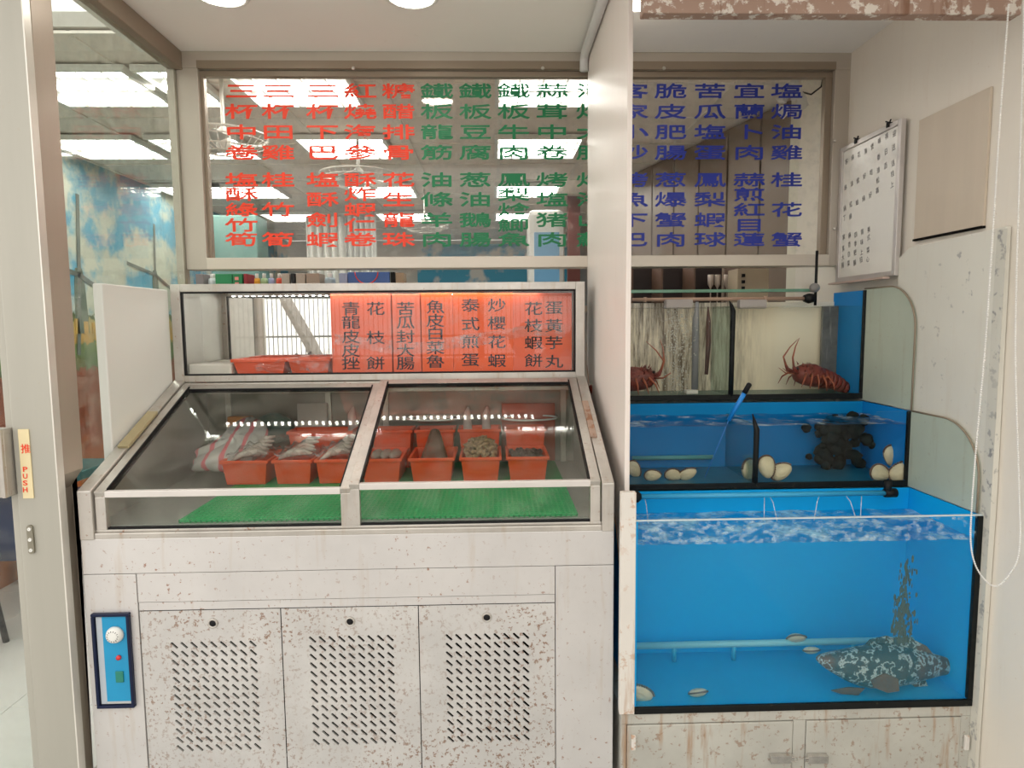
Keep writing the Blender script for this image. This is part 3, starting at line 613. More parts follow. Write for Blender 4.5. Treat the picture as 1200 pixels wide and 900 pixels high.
# content lumps
bk = BK[3]; g = G(); cx = (bk[0]+bk[1])/2
for k in range(3):
    g = G(); g.ball((bk[0]+.045+.034*k, 2.545+.005*k, BZ+.088), .023, .07, .020, 14, 8, .05); tag(pivot(g.build('fish_fillet', M('grey_fish_skin', (.46, .40, .36), .25, 0, .4, 25), None, True), (bk[0]+.04+.035*k, 2.5, BZ+.06)), ('leftmost', 'middle', 'rightmost')[k]+' grey fish fillet in the basket right of the centre bar', 'fish', 'grey fillets in the basket')
bk = BK[4]; cx = (bk[0]+bk[1])/2
g = G(); g.add([(cx-.062, 2.50, BZ+.05), (cx+.062, 2.50, BZ+.05), (cx+.05, 2.62, BZ+.06), (cx-.05, 2.62, BZ+.06), (cx-.012, 2.60, BZ+.185), (cx+.014, 2.60, BZ+.185), (cx+.02, 2.625, BZ+.17), (cx-.02, 2.625, BZ+.17)], [(0,3,2,1),(4,5,6,7),(0,1,5,4),(1,2,6,5),(2,3,7,6),(3,0,4,7)])
tag(pivot(g.build('fish_wedge', M('dark_fish_skin', (.17, .10, .07), .35, 0, .45, 30, bump=.6, bs=90), None, bevel=.012), (cx, 2.55, BZ+.05)), 'dark brown wedge of fish standing in the basket of ice', 'fish')
g = G()
for k in range(70): g.ball((random.uniform(bk[0]+.02, bk[1]-.02), random.uniform(2.455, 2.51), BZ+.058+random.uniform(0, .018)), random.uniform(.006, .011), None, None, 6, 4, .25)
o = tag(pivot(g.build('crushed_ice', ICE), (cx, 2.48, BZ+.07)), 'crushed ice packed in front of the dark fish wedge', 'ice'); o['kind'] = 'stuff'
SQ = M('pale_seafood', (.62, .55, .50), .25, 0, .25, 30)
labs = ['wrapped pale squid lying across the leftmost basket', 'pale wrapped cuttlefish piled in the second basket', 'pale fish packet in the third basket']
for k in range(3):
    bk = BK[k]; cx = (bk[0]+bk[1])/2; t = thing('seafood_packet', labs[k], 'seafood', (cx, 2.54, BZ+.07))
    for q in range(5):
        a_ = radians((28, -14, 38)[k]+random.uniform(-14, 14)); dx, dy = cos(a_), sin(a_); yy = 2.49+.027*q
        g = G(); g.tube([(cx-.07*dx, yy-.06*dy, BZ+.085), (cx-.03*dx, yy-.03*dy, BZ+.108), (cx+.03*dx, yy+.03*dy, BZ+.115+.008*q), (cx+.07*dx, yy+.06*dy, BZ+.105+.012*q)], [.003, .012, .013, .004], 8); g.build('squid', SQ, t, True)
    def pk_(i, j, cx=cx, k=k): return (cx-.075+.15*i, 2.46+.19*j, BZ+.105+.035*sin(pi*i)*sin(pi*j)+.006*sin(i*25+j*9+k)+.006*sin(j*31))
    G().surf(pk_, 22, 22).build('wrapping', PLASTIC, t, True)
# striped plastic bag
BAGM, N, L = nt('striped_bag'); b = N['Principled BSDF']; b.inputs['Roughness'].default_value = .25; tc = N.new('ShaderNodeTexCoord').outputs['Object']
wv = N.new('ShaderNodeTexWave'); wv.inputs['Scale'].default_value = 5.5; wv.inputs['Distortion'].default_value = 1.6; wv.inputs['Detail'].default_value = 3; wv.bands_direction = 'X'
L.new(tc, wv.inputs['Vector']); L.new(mix(N, L, ramp(N, L, wv.outputs[1], [(.80, 0), (.88, 1)]), mix(N, L, noise(N, L, tc, 14, 5), (.34, .33, .32), (.80, .78, .77)), (.75, .22, .26)), b.inputs['Base Color'])
def bag(i, j):
    a, b_ = 2*pi*i, pi*j; q = 1+.08*sin(5*a+3*b_)+.05*sin(9*a+7*b_)
    x, y, z = .135*sin(b_)*cos(a)*q, .15*sin(b_)*sin(a)*q, .055*cos(b_)*q
    t_ = (y+.15)/.3; return (-1.085+x*(1-.35*t_)+.09*t_, 2.59+y*.9, BZ+.075+z+.13*t_*t_)
bo = G().surf(bag, 40, 20).build('striped_bag', BAGM, None, True); tag(pivot(bo, (-1.07, 2.56, BZ)), 'red and white striped plastic bag of seafood left of the baskets', 'bag')
# plates
for k, (px, lab) in enumerate(((510, 'oval clear plate with white slices above the back baskets'), (620, 'empty oval glass plate at the back right of the freezer'))):
    c = at(px, 489, 2.76); t = thing('glass_plate', lab, 'plate', (c.x, 2.745, c.z-.02)); n = 36
    g = G(); g.tube([(c.x+.118*cos(2*pi*q/n), 2.745+.075*sin(2*pi*q/n), c.z) for q in range(n+1)], .0042, 6, False); g.build('rim', M('clear_rim', (.8, .82, .82), .1, 0, .02, 5), t, True)
    g = G(); g.add([(c.x+.118*cos(2*pi*q/n), 2.745+.075*sin(2*pi*q/n), c.z) for q in range(n)]+[(c.x+.07*cos(2*pi*q/n), 2.745+.045*sin(2*pi*q/n), c.z-.018) for q in range(n)], [(q, (q+1) % n, n+(q+1) % n, n+q) for q in range(n)]+[tuple(range(n, 2*n))]); g.build('dish', GL, t, True)
    if k == 0:
        for q in range(4):
            g = G(); g.ball((c.x-.05+.033*q, 2.745, c.z+.002+.004*(q % 2)), .03, .03, .009, 10, 6, .1); tag(pivot(g.build('squid_slice', M('white_squid', (.8, .74, .70), .3), None, True), (c.x-.05+.033*q, 2.745, c.z)), ('leftmost', 'second', 'third', 'rightmost')[q]+' white squid slice on the clear oval plate', 'seafood', 'white squid slices on the plate')
# items against the back of the freezer
a, b2 = at(268, 505, 2.80), at(295, 488, 2.80); tag(pivot(G().box(a.x, b2.x, 2.79, 2.82, BZ, b2.z).build('packet', M('orange_packet', (.7, .28, .09), .5), None, bevel=.003), (a.x, 2.8, BZ)), 'orange packet at the back left of the freezer', 'packet')
g = G(); c = at(322, 496, 2.78); g.ball((c.x, 2.77, c.z-.02), .085, .04, .065, 20, 12, .04); tag(pivot(g.build('green_bag', M('dark_green_bag', (.06, .13, .11), .3, 0, .4, 20), None, True), (c.x, 2.77, c.z-.09)), 'dark green plastic bag behind the left baskets', 'bag')
for px, lab in ((548, 'left white plastic pouch tied behind the plates'), (570, 'right white plastic pouch tied behind the plates'), (413, 'white pouch beside the centre bar at the back')):
    c = at(px, 490, 2.80); g = G(); g.tube([(c.x, 2.80, BZ), (c.x, 2.80, c.z-.04), (c.x-.003, 2.80, c.z+.015), (c.x+.004, 2.80, c.z+.05)], [.018, .02, .016, .005], 10); tag(pivot(g.build('pouch', M('white_pouch', (.74, .64, .60), .35, 0, .3, 25), None, True), (c.x, 2.815, BZ)), lab, 'bag')
a, b2 = at(588, 500, 2.82), at(650, 472, 2.82); tag(pivot(G().box(a.x, b2.x, 2.805, 2.823, BZ, b2.z).build('carton', M('red_brown_carton', (.45, .12, .08), .5), None, bevel=.003), (a.x, 2.81, BZ)), 'red brown carton standing at the back right of the freezer', 'box')
a, b2 = at(350, 500, 2.82), at(384, 472, 2.82); tag(pivot(G().box(a.x, b2.x, 2.805, 2.823, BZ, b2.z).build('carton', M('pale_carton', (.5, .48, .44), .5), None, bevel=.003), (a.x, 2.81, BZ)), 'pale carton standing behind the left lid', 'box')
# white side board left of the freezer
tag(pivot(G().box(-1.297, -1.266, 2.17, 2.60, .2, 1.69).build('side_board', WHITE, None, bevel=.004), (-1.28, 2.4, .2)), 'white acrylic side board standing left of the freezer showcase', 'board')
# ------------------------------------------------------------------ fish tanks
TX0, TX1 = px0+.004, 1.508
Y1, Y2, Y3 = 2.608, 2.294, 1.933
Z3b, Z3t, Z2b, Z1b = .329, .944, .95, 1.236
Z2t, Z1t = at(1064, 482, Y2).z, at(1014, 340, Y1).z
WATER = glass('sea_water', (.92, .975, .99), .12, 0, base=.01)
WSURF3 = glass('water_surface', (.6, .85, .95), .8, .8, (.45, .78, .9), 9, .45, bump=.8, bs=14, rough=.05)
WSURF2 = glass('water_surface_dark', (.5, .68, .8), .8, .8, (.55, .70, .78), 9, .5, bump=.8, bs=16, rough=.05)
def tank(label, y0, y1, z0, z1, wz, ws, back, sidem, bottom, notch=None, backz=None, t=.008, wtint=WATER):
    o = thing('fish_tank', label, 'fish tank', (1., (y0+y1)/2, z0), 'stepped seafood tanks')
    bx('base_panel', bottom, o, TX0, TX1, y0+.001, y1, z0, z0+.01, 0)
    bx('back_panel', back, o, TX0+.001, TX1-.009, y1-.008, y1, z0+.01, backz or z1, 0)
    bx('side_panel', sidem, o, TX1-.008, TX1, y0+t, y1, z0+.01, z1, 0)
    bx('side_panel', sidem, o, TX0, TX0+.008, y0+t, y1-.008, z0+.01, z1, 0)
    g = G()
    if notch:
        xa, xb, zn = notch; r = .03
        g.prism([(TX0, z0+.01), (TX1, z0+.01), (TX1, z1), (xb+.02, z1), (xb, zn), (xa, zn), (xa-.02, z1), (TX0, z1)], 'y', y0, y0+t)
    else: g.box(TX0, TX1, y0, y0+t, z0+.01, z1)
    g.build('front_glass', GL, o)
    bx('bottom_seal', BLACKS, o, TX0, TX1, y0-.004, y0+.006, z0-.004, z0+.018, .002)
    bx('corner_seal', BLACKS, o, TX1-.016, TX1+.001, y0-.003, y0+.012, z0+.018, z1, .002)
    bx('water', wtint, o, TX0+.009, TX1-.009, y0+t+.001, y1-.009, z0+.011, wz-.002, 0)
    g = G(); g.surf(lambda i, j: (TX0+.01+(TX1-TX0-.02)*i, y0+t+.001+(y1-y0-t-.011)*j, wz+.0025*sin(i*40+j*9)*sin(j*14+i*11)), 60, 20)
    g.build('water_surface', ws, o, True); return o
mt1, N, L = nt('stained_back_panel'); b = N['Principled BSDF']; b.inputs['Roughness'].default_value = .35; tc = N.new('ShaderNodeTexCoord').outputs['Object']
k1 = ramp(N, L, noise(N, L, tc, 12, 6, .7, (4.5, 1, .45)), [(.36, 0), (.52, .65), (.62, 1)])
k2 = ramp(N, L, noise(N, L, tc, 3, 4, .6, (2, 1, .6)), [(.40, 0), (.62, 1)])
sx = N.new('ShaderNodeSeparateXYZ'); L.new(tc, sx.inputs[0])
side_f = ramp(N, L, sx.outputs[0], [(0, 1), (.02, .0)])
cA = mix(N, L, k1, (.13, .09, .05), (.95, .88, .74)); cB = mix(N, L, k2, (.90, .82, .66), (.95, .90, .76))
mk = N.new('ShaderNodeMapRange'); L.new(sx.outputs[0], mk.inputs[0]); mk.inputs[1].default_value = -.05; mk.inputs[2].default_value = .22
L.new(mix(N, L, mk.outputs[0], cA, cB), b.inputs['Base Color'])
xa1, xb1 = TX0+.01, at(984, 350, Y1).x
w1z = at(900, 358, Y1).z
T1 = tank('top fish tank with clear stained back holding red lobsters', Y1, 2.86, Z1b, Z1t, w1z-.004, GL, mt1, BLUE, M('teal_base', (.12, .24, .22), .4, 0, .4, 9), (xa1, xb1, w1z), w1z+.02, wtint=glass('clear_water', (.995, .985, .955), .12, 0, base=.01))
w2z = at(900, 497, Y2).z
T2 = tank('middle blue fish tank with cut-out front glass and white clams', Y2, Y1-.002, Z2b, Z2t, w2z-.006, WSURF2, BLUEDEEP, BLUE, M('teal_base2', (.03, .20, .30), .4, 0, .4, 8), (at(756, 495, Y2).x, at(1022, 495, Y2).x, w2z), None)
w3z = at(900, 637, Y3).z
T3 = tank('large bottom fish tank of bright blue water holding a grouper', Y3, Y2-.006, Z3b, Z3t, w3z, WSURF3, BLUEBIG, BLUEBIG, M('tank_base_blue', (.01, .36, .74), .4, 0, .2, 3), None, None, wtint=glass('milky_scatter_water', (.94, .98, .99), .12, .11, (.03, .60, .88), 2, .1, base=.01))  # cyan diffuse coat imitates light scattered in the water
# dirty film band on the big tank's glass, rims and dividers
bx('rim_line', M('pale_rim', (.7, .8, .82), .2), T3, TX0, TX1, Y3, Y3+.009, Z3t, Z3t+.003, 0)
G().box(TX0+.02, TX1-.02, Y3-.0015, Y3-.0005, w3z+.002, Z3t-.002).build('salt_band', glass('salt_deposit', (1, 1, 1), 0, .5, (.62, .80, .88), 38, .50, base=0, dstretch=(1, 1, 1.6)), T3)
def divider(o, px, pt_, pb, y0, y1, z0, z1, ztip):
    q = at(px, 500, y0); x = q.x
    d = bx('divider', glass('divider_glass', (.8, .9, .88), 1.5), o, x-.003, x+.003, y0+.01, y1-.01, z0+.012, z1, 0)
    g = G(); g.tube([(x, y0+.006, z0+.01), (x+.001, y0+.006, z0+.4*(z1-z0)), (x+.002, y0+.006, z1-.02), (x-.002, y0+.012, z1), (x-.009, y0+.02, ztip)], [.011, .0105, .011, .008, .002], 8); g.build('divider_seal', BLACKS, o, True)
q0, q1 = at(962, 420, 2.82), at(981, 420, 2.82); bx('weir_strip', M('grey_weir', (.20, .20, .19), .3, 0, .5, 20, streak=.8, scol=(.55, .53, .48)), T1, q0.x, q1.x, 2.815, 2.83, Z1b+.012, w1z, 0)
g = G(); q = at(1058, 700, Y3+.02)
for k in range(260):
    t_ = random.random()**.6; g.ball((q.x+random.gauss(0, .008+.012*t_)+.004*sin(t_*9), Y3+.0115+random.uniform(0, .003), at(1058, 655+100*t_, Y3).z), random.uniform(.0015, .005), .0015, random.uniform(.004, .014), 5, 4)
o = g.build('algae_streak', M('algae_brown', (.10, .085, .05), .9, spec=.1), T3); o['kind'] = 'stuff'
q0, q1 = at(741, 537, 2.56), at(836, 537, 2.56); tag(pivot(G().tube([(q0.x, 2.56, q0.z), (q1.x, 2.56, q0.z)], .009, 10).build('aeration_pipe', M('teal_pipe', (.12, .38, .36), .4), None, True), (q0.x, 2.56, q0.z)), 'short teal pipe at the left back of the middle tank', 'pipe')
divider(T1, 856, 0, 0, Y1, 2.86, Z1b, w1z, w1z+.02); divider(T2, 887, 0, 0, Y2, Y1, Z2b, w2z, w2z+.035)
# green glass rim strip and pipe at back of top tank
q0, q1 = at(736, 341, 2.83), at(955, 341, 2.83)
bx('rear_rim_glass', GRIM, T1, TX0, q1.x, 2.80, 2.849, at(850, 342.5, 2.8).z, at(850, 339, 2.8).z, .001)
pz = at(850, 350.5, 2.76).z; COPP = M('brownish_pipe', (.50, .33, .24), .4, 0, .2, 8)
t = thing('filter_pipe', 'pinkish brown pipe along the top of the uppermost tank', 'pipe', (1, 2.76, pz)); q0, q1 = at(741, 351, 2.76), at(942, 351, 2.76)
G().tube([(q0.x, 2.76, pz), (q1.x, 2.76, pz)], .008, 12).build('pipe', COPP, t, True)
for px in (756, 897): q = at(px, 351, 2.76); G().tube([(q.x-.006, 2.76, pz), (q.x+.006, 2.76, pz)], .011, 12).build('coupling', COPP, t, True)
q = at(950, 352, 2.76); G().tube([(q.x-.03, 2.76, pz), (q.x-.01, 2.76, pz), (q.x+.012, 2.76, pz+.002)], [.014, .022, .018], 12).build('black_fitting', BLACK, t, True)
G().tube([(q.x+.02, 2.76, pz-.03), (q.x+.02, 2.76, pz+.20)], .006, 8).build('riser', BLACK, t, True)
G().ball((q.x+.015, 2.76, pz+.045), .022, .018, .02, 14, 8).build('valve', M('grey_valve', (.25, .24, .23), .4), t, True)
for px, lab in ((795, 'grey plastic clip-on filter at the left of the top tank rim'), (881, 'grey plastic clip-on filter right of the top tank divider')):
    a, b2 = at(px-16, 359, 2.72), at(px+16, 351, 2.72); tag(pivot(G().box(a.x, b2.x, 2.70, 2.74, a.z-.01, b2.z).build('clip_filter', M('grey_clip', (.42, .38, .36), .5), None, bevel=.006), (a.x, 2.72, a.z)), lab, 'filter')
# uplift tube, airstone, strap
q = at(815, 400, 2.72); t = thing('air_tube', 'grey lift tube standing in the left half of the top tank', 'tube', (q.x, 2.72, Z1b+.012))
G().tube([(q.x, 2.72, Z1b+.03), (q.x, 2.72, w1z-.05), (q.x+.004, 2.72, w1z-.01), (q.x+.004, 2.72, w1z+.02)], [.014, .014, .009, .006], 12).build('tube', M('grey_tube', (.26, .27, .29), .35), t, True)
bx('foot', WHITE, t, q.x-.04, q.x+.01, 2.70, 2.74, Z1b+.0115, Z1b+.028, .003)
q = at(829, 400, 2.74); g = G(); g.tube([(q.x, 2.74, w1z), (q.x+.003, 2.74, w1z-.06), (q.x+.004, 2.74, w1z-.15), (q.x-.002, 2.74, Z1b+.09)], [.003, .010, .011, .008], 8); tag(pivot(g.build('kelp_strip', M('dark_red_weed', (.10, .035, .025), .4, 0, .4, 20), None, True), (q.x, 2.74, Z1b+.09)), 'dark red hanging strip beside the grey lift tube', 'weed')
g = G(); q = at(796, 415, 2.66)
for k in range(520):
    zz_ = random.uniform(Z1b+.02, w1z-.01); f_ = (zz_-Z1b)/.35; g.ball((q.x+random.gauss(0, .022+.012*f_), 2.68+random.gauss(0, .02), zz_), random.uniform(.0015, .0035), None, None, 5, 3)
o = tag(pivot(g.build('air_bubbles', M('bubble', (.75, .74, .68), .15, 0, .3, 60)), (q.x, 2.68, Z1b)), 'column of air bubbles rising beside the grey lift tube', 'bubbles'); o['kind'] = 'stuff'
# lobsters
LOB = M('lobster_shell', (.26, .035, .02), .45, 0, .6, 55, bump=.7, bs=90); LOBP = M('lobster_light', (.46, .12, .055), .45, 0, .4, 50)
def lobster(name_loc, ry, rz, s, label):
    t = thing('spiny_lobster', label, 'lobster', name_loc, 'red lobsters in the top tank')
    def bl(g, nm, mt, par=t, sm=True):   # local coordinates
        me = bpy.data.meshes.new(nm); me.from_pydata([tuple(Vector(v)*s) for v in g.v], [], g.f); me.update(); me.shade_smooth() if sm else None
        me.materials.append(mt); o = bpy.data.objects.new(nm, me); C.objects.link(o); o.parent = par; return o
    g = G(); g.tube([(-.078, 0, .004), (-.07, 0, .008), (-.045, 0, .012), (-.01, 0, .014), (.015, 0, .010), (.022, 0, .008)], [.008, .024, .034, .038, .034, .018], 16)
    for k in range(34):
        a = random.uniform(.2, pi-.2); x = random.uniform(-.065, .015); r = .035; g.tube([(x, r*cos(a)*.95, .012+r*sin(a)*.9), (x-.006, (r+.008)*cos(a), .012+(r+.007)*sin(a))], [.003, .0004], 5)
    bl(g, 'carapace', LOB)
    for k in range(6):
        x = .022+k*.017; r = .034-.0024*k; dz = -.0022*k*k*.35
        g = G(); g.tube([(x-.004, 0, .008+dz), (x+.006, 0, .009+dz), (x+.015, 0, .006+dz)], [r*.92, r, r*.8], 14); bl(g, 'tail_segment', LOB)
    for k in range(5):
        a = (k-2)*.45; g = G(); g.ball((.122+.016*cos(a), .022*sin(a), -.016), .02, .008, .003, 8, 5, 0, Matrix.Rotation(a, 3, 'Z')); bl(g, 'tail_fan', LOBP)
    for sd in (-1, 1):
        for k in range(5):
            x = -.05+k*.014; g = G(); g.tube([(x, sd*.018, .0), (x-.012+.006*k, sd*.044, .016), (x-.028+.012*k, sd*.062, -.004), (x-.036+.016*k, sd*.066, -.030)], [.0042, .0036, .0026, .0008], 6); bl(g, 'leg', LOBP)
        g = G(); g.tube([(-.072, sd*.012, .014), (-.09, sd*.02, .022), (-.097, sd*.022, .034)], [.0075, .0065, .004], 8); bl(g, 'antenna_base', LOB)
        g = G(); g.tube([(-.097, sd*.022, .034), (-.108, sd*.026, .060), (-.098+sd*.01, sd*.03, .095), (-.082+sd*.02, sd*.034, .125)], [.004, .003, .002, .0008], 6); bl(g, 'antenna', LOBP)
        g = G(); g.ball((-.074, sd*.012, .028), .0045); bl(g, 'eye', BLACK)
        g = G(); g.tube([(-.076, sd*.006, .010), (-.10, sd*.010, .008), (-.125, sd*.012+.004, .022)], [.003, .002, .0008], 5); bl(g, 'antennule', LOBP)
    t.rotation_euler = (0, ry, rz); return t
q = at(956, 440, 2.70); lobster((q.x-.005, 2.70, Z1b+.066), radians(9), radians(8), 1.28, 'reddish brown spiny lobster on the base of the top tank, right half')
q = at(748, 440, 2.66); lobster((q.x-.03, 2.68, Z1b+.06), radians(6), radians(165), 1.35, 'bright red spiny lobster half hidden by the partition, top tank left')
# clams
def clam(loc, s, rot, label, par='clam', rim=True):
    t = thing('surf_clam', label, 'clam', loc)
    for sd in (-1, 1):
        def vf(i, j, sd=sd):
            a = 2*pi*i; r = j; x = .034*r*cos(a)*(1+.12*cos(a)); z = .025*r*sin(a)*(1-.1*cos(a)); d = .013*math.sqrt(max(0, 1-r*r))*(1+.05*sin(14*r))
            return tuple(Vector((x, sd*(d+.001), z))*s)
        me = bpy.data.meshes.new('shell'); g = G(); g.surf(vf, 24, 10); me.from_pydata(g.v, [], g.f); me.shade_smooth(); me.materials.append(CLM); o = bpy.data.objects.new('shell', me); C.objects.link(o); o.parent = t
    if rim:
        g = G()
        for k in range(22):
            a = pi*.1+k/22*pi*1.3; g.ball(tuple(Vector((.0355*cos(a)*(1+.12*cos(a)), 0, .0262*sin(a)))*s), .0034*s, .004*s, .0034*s, 6, 4)
        me = bpy.data.meshes.new('mantle'); me.from_pydata(g.v, [], g.f); me.materials.append(MNT); o = bpy.data.objects.new('mantle', me); C.objects.link(o); o.parent = t
    t.rotation_euler = rot; return t
CLM = M('cream_shell', (.82, .64, .40), .4, 0, .3, 22); MNT = M('brown_mantle', (.16, .08, .05), .4)
R = radians
for px, py, yy, s, rot, lab in ((898, 546, 2.33, 1.25, (0, R(75), R(6)), 'upright cream clam beside the middle tank divider'), (914, 553, 2.35, 1.2, (0, R(-25), R(-6)), 'cream clam leaning right, second from the divider'),
        (1044, 533, 2.40, 1.2, (0, R(78), R(8)), 'golden clam perched on top at the right end of the middle tank'), (1030, 556, 2.34, 1.2, (0, R(20), R(10)), 'pinkish clam lying left of the corner pair'),
        (1054, 554, 2.33, 1.25, (0, R(-50), R(-14)), 'cream clam in the right corner of the middle tank'), (764, 557, 2.36, .9, (R(20), R(5), 0), 'small pale clam near the left end of the middle tank'),
        (788, 559, 2.38, 1.0, (R(30), R(25), .3), 'left of two pale clams touching ends, left compartment'), (805, 559, 2.38, 1.0, (R(30), R(-28), -.3), 'right of two pale clams touching ends, left compartment'),
        (742, 549, 2.45, 1.0, (0, R(60), 0), 'grey white clam beside the partition in the middle tank'), (878, 552, 2.40, 1.4, (0, R(70), .5), 'shaded greyish clam left of the divider seal')):
    q = at(px, py, yy); clam((q.x, yy, max(q.z, Z2b+.011+.021*s)), s, rot, lab)
for px, py, yy, s, rot, lab in ((748, 812, 1.99, 1.3, (R(20), R(20), 0), 'cream clam in the front left corner of the big tank'), (817, 816, 2.0, .9, (R(60), 0, .2), 'small flat clam on the floor of the big tank'),
        (932, 748, 2.22, 1.0, (R(40), 0, 0), 'pinkish clam near the back pipe of the big tank'), (950, 762, 2.1, .8, (R(70), 0, .1), 'white oval shell before the grouper snout')):
    q = at(px, py, yy); clam((q.x, yy, max(q.z, Z3b+.011+.012*s) if py > 790 else q.z), s, rot, lab)
g = G()
for k in range(90): g.ball((at(985, 530, 2.5).x+random.gauss(0, .045), 2.53+random.gauss(0, .02), random.uniform(Z2b+.03, w2z-.02)), random.uniform(.010, .026), None, None, 10, 7, .2)
tag(pivot(g.build('grime_lumps', M('black_grime', (.022, .026, .022), .9, 0, .6, 30, spec=.1), None, True), (at(985, 530, 2.5).x, 2.52, Z2b+.012)), 'black lumps of sponge at the right back of the middle tank', 'grime')  # lumps added for the black dirt at the tank's right back
# blue stick
a, b2 = at(857, 487, 2.36), at(879, 449, 2.33); t = thing('net_handle', 'blue stick with black tip standing out of the middle tank', 'stick', tuple(a))
dd = (b2-a).normalized(); st = M('blue_stick', (.01, .25, .75), .35)
G().tube([a-dd*.02, a.lerp(b2, .72)], .0085, 12).build('shaft', st, t, True); G().tube([a.lerp(b2, .70), a.lerp(b2, .97), b2], [.0095, .0095, .005], 12).build('grip', BLACK, t, True)
bt = at(825, 562, 2.42); G().tube([a-dd*.02, bt], .0016, 6).build('wire', st, t, True)
# pipes in the big tank
q0, q1 = at(741, 579, 2.22), at(1040, 579, 2.22); z_ = q0.z-.01; PB = M('blue_pipe', (.05, .42, .72), .35)
t = thing('spray_pipe', 'light blue spray pipe across the top back of the big tank', 'pipe', (1., 2.22, z_)); G().tube([(q0.x, 2.22, z_), (q1.x, 2.22, z_)], .009, 12).build('pipe', PB, t, True)
G().tube([(q0.x-.015, 2.22, z_), (q0.x+.02, 2.22, z_), (q0.x+.03, 2.22, z_)], [.02, .02, .012], 12).build('black_coupling', BLACK, t, True)
G().tube([(q1.x-.01, 2.22, z_), (q1.x+.03, 2.22, z_)], .016, 12).build('black_coupling', BLACK, t, True); G().tube([(q1.x, 2.22, z_), (q1.x, 2.22, z_+.045)], .013, 12).build('black_elbow', BLACK, t, True)
q0, q1 = at(741, 757, 2.22), at(1110, 757, 2.22); t = thing('floor_pipe', 'pale aqua pipe lying along the back of the big tank floor', 'pipe', (1., 2.22, q0.z)); G().tube([(q0.x, 2.22, q0.z), (q1.x, 2.22, q0.z)], .012, 12).build('pipe', M('aqua_pipe', (.30, .62, .66), .4), t, True)
for px in (790, 860, 1000): q = at(px, 757, 2.22); G().tube([(q.x, 2.22, q0.z), (q.x, 2.22, Z3b+.011)], .008, 8).build('pipe_foot', M('aqua_foot', (.05, .40, .62), .4), t, True)
JET = glass('water_jet', (.9, .95, 1), 2.5, .5, (.85, .9, .95), 60, .35, base=.1)
for k, (px, lab) in enumerate(((756, 'thin water jet falling nearest the partition'), (896, 'first of the paired water jets under the divider'), (903, 'second of the paired water jets under the divider'), (960, 'slanting water jet left of the dark elbow'), (992, 'thin water jet under the clams'), (1010, 'water jet nearest the black elbow'))):
    q = at(px, 575, 2.2); g = G(); dx = (-.0, -.02, .004, -.04, .01, -.03)[k]
    g.tube([(q.x, 2.20, Z2b-.012), (q.x+dx*.4, 2.18, Z2b-.025), (q.x+dx, 2.15, w3z+.002)], .0016, 6); tag(pivot(g.build('water_jet', JET, None, True), (q.x, 2.18, w3z)), lab, 'water', 'thin water jets into the big tank')
# grouper
FM, N, L = nt('grouper_skin'); b = N['Principled BSDF']; b.inputs['Roughness'].default_value = .4; tc = N.new('ShaderNodeTexCoord').outputs['Object']
wk = ramp(N, L, noise(N, L, tc, 34, 3, .6, (1, 1, 1)), [(.50, 0), (.53, 1), (.57, 1), (.60, 0)])
brn = ramp(N, L, noise(N, L, tc, 5, 2, .5, (2.2, .3, .3)), [(.48, 0), (.58, 1)])
L.new(mix(N, L, wk, mix(N, L, brn, (.035, .045, .043), (.13, .05, .02)), (.42, .43, .39)), b.inputs['Base Color'])
q = at(1043, 783, 2.03); gp = thing('grouper', 'large dark mottled grouper resting on the big tank floor', 'fish', (q.x, 2.06, Z3b+.012)); gp_scale = 1
cz = Z3b+.012+.078; ds = []
prof = [(-.235, .004, .006, .035), (-.225, .018, .018, .033), (-.19, .036, .034, .022), (-.14, .058, .05, .008), (-.08, .074, .060, .0), (-.02, .080, .060, .0), (.05, .070, .050, -.006), (.11, .050, .034, -.014), (.16, .034, .02, -.02), (.19, .03, .013, -.022)]
g = G(); n = 20
for x, rz_, ry_, dz in prof:
    g.v += [(q.x+x, 2.06+ry_*cos(2*pi*k/n)+.02*sin(x*9), cz+dz+rz_*sin(2*pi*k/n)*(.92 if sin(2*pi*k/n) < 0 else 1)) for k in range(n)]
for i in range(len(prof)-1): g.f += [(i*n+k, i*n+(k+1) % n, (i+1)*n+(k+1) % n, (i+1)*n+k) for k in range(n)]
g.f += [tuple(range(n))[::-1], tuple(range((len(prof)-1)*n, len(prof)*n))]
o = g.build('body', FM, gp, True); ss = o.modifiers.new('sub', 'SUBSURF'); ss.levels = ss.render_levels = 1
def fin(pts, y, nm, mt=FM, th=.003, tilt=0):
    g = G(); g.prism([(q.x+a, cz+b_) for a, b_ in pts], 'y', y-th, y+th); return g.build(nm, mt, gp, bevel=.001)
fin([(-.09, .06), (-.07, .088), (-.02, .10), (.0, .092), (.05, .09), (.10, .062), (.12, .035), (.05, .055)], 2.06, 'dorsal_fin')
fin([(.18, .01), (.215, .035), (.245, .03), (.25, -.02), (.24, -.062), (.205, -.06), (.18, -.045)], 2.075, 'tail_fin')
FB = M('brown_fin', (.17, .075, .03), .5, 0, .6, 40)
fin([(-.10, -.01), (-.06, .012), (-.02, -.01), (-.015, -.05), (-.05, -.055), (-.09, -.035)], 1.992, 'pectoral_fin', FB)
fin([(-.15, -.05), (-.10, -.055), (-.12, -.078), (-.17, -.072), (-.20, -.06)], 2.02, 'pelvic_fin', FB)
fin([(.05, -.06), (.10, -.05), (.11, -.075), (.07, -.078)], 2.06, 'anal_fin')
G().ball((q.x-.185, 2.03-.004, cz+.035), .008).build('eye', BLACK, gp, True)
gp.scale = (1.12, 1.0, 1.0); gp.location.y = 2.02
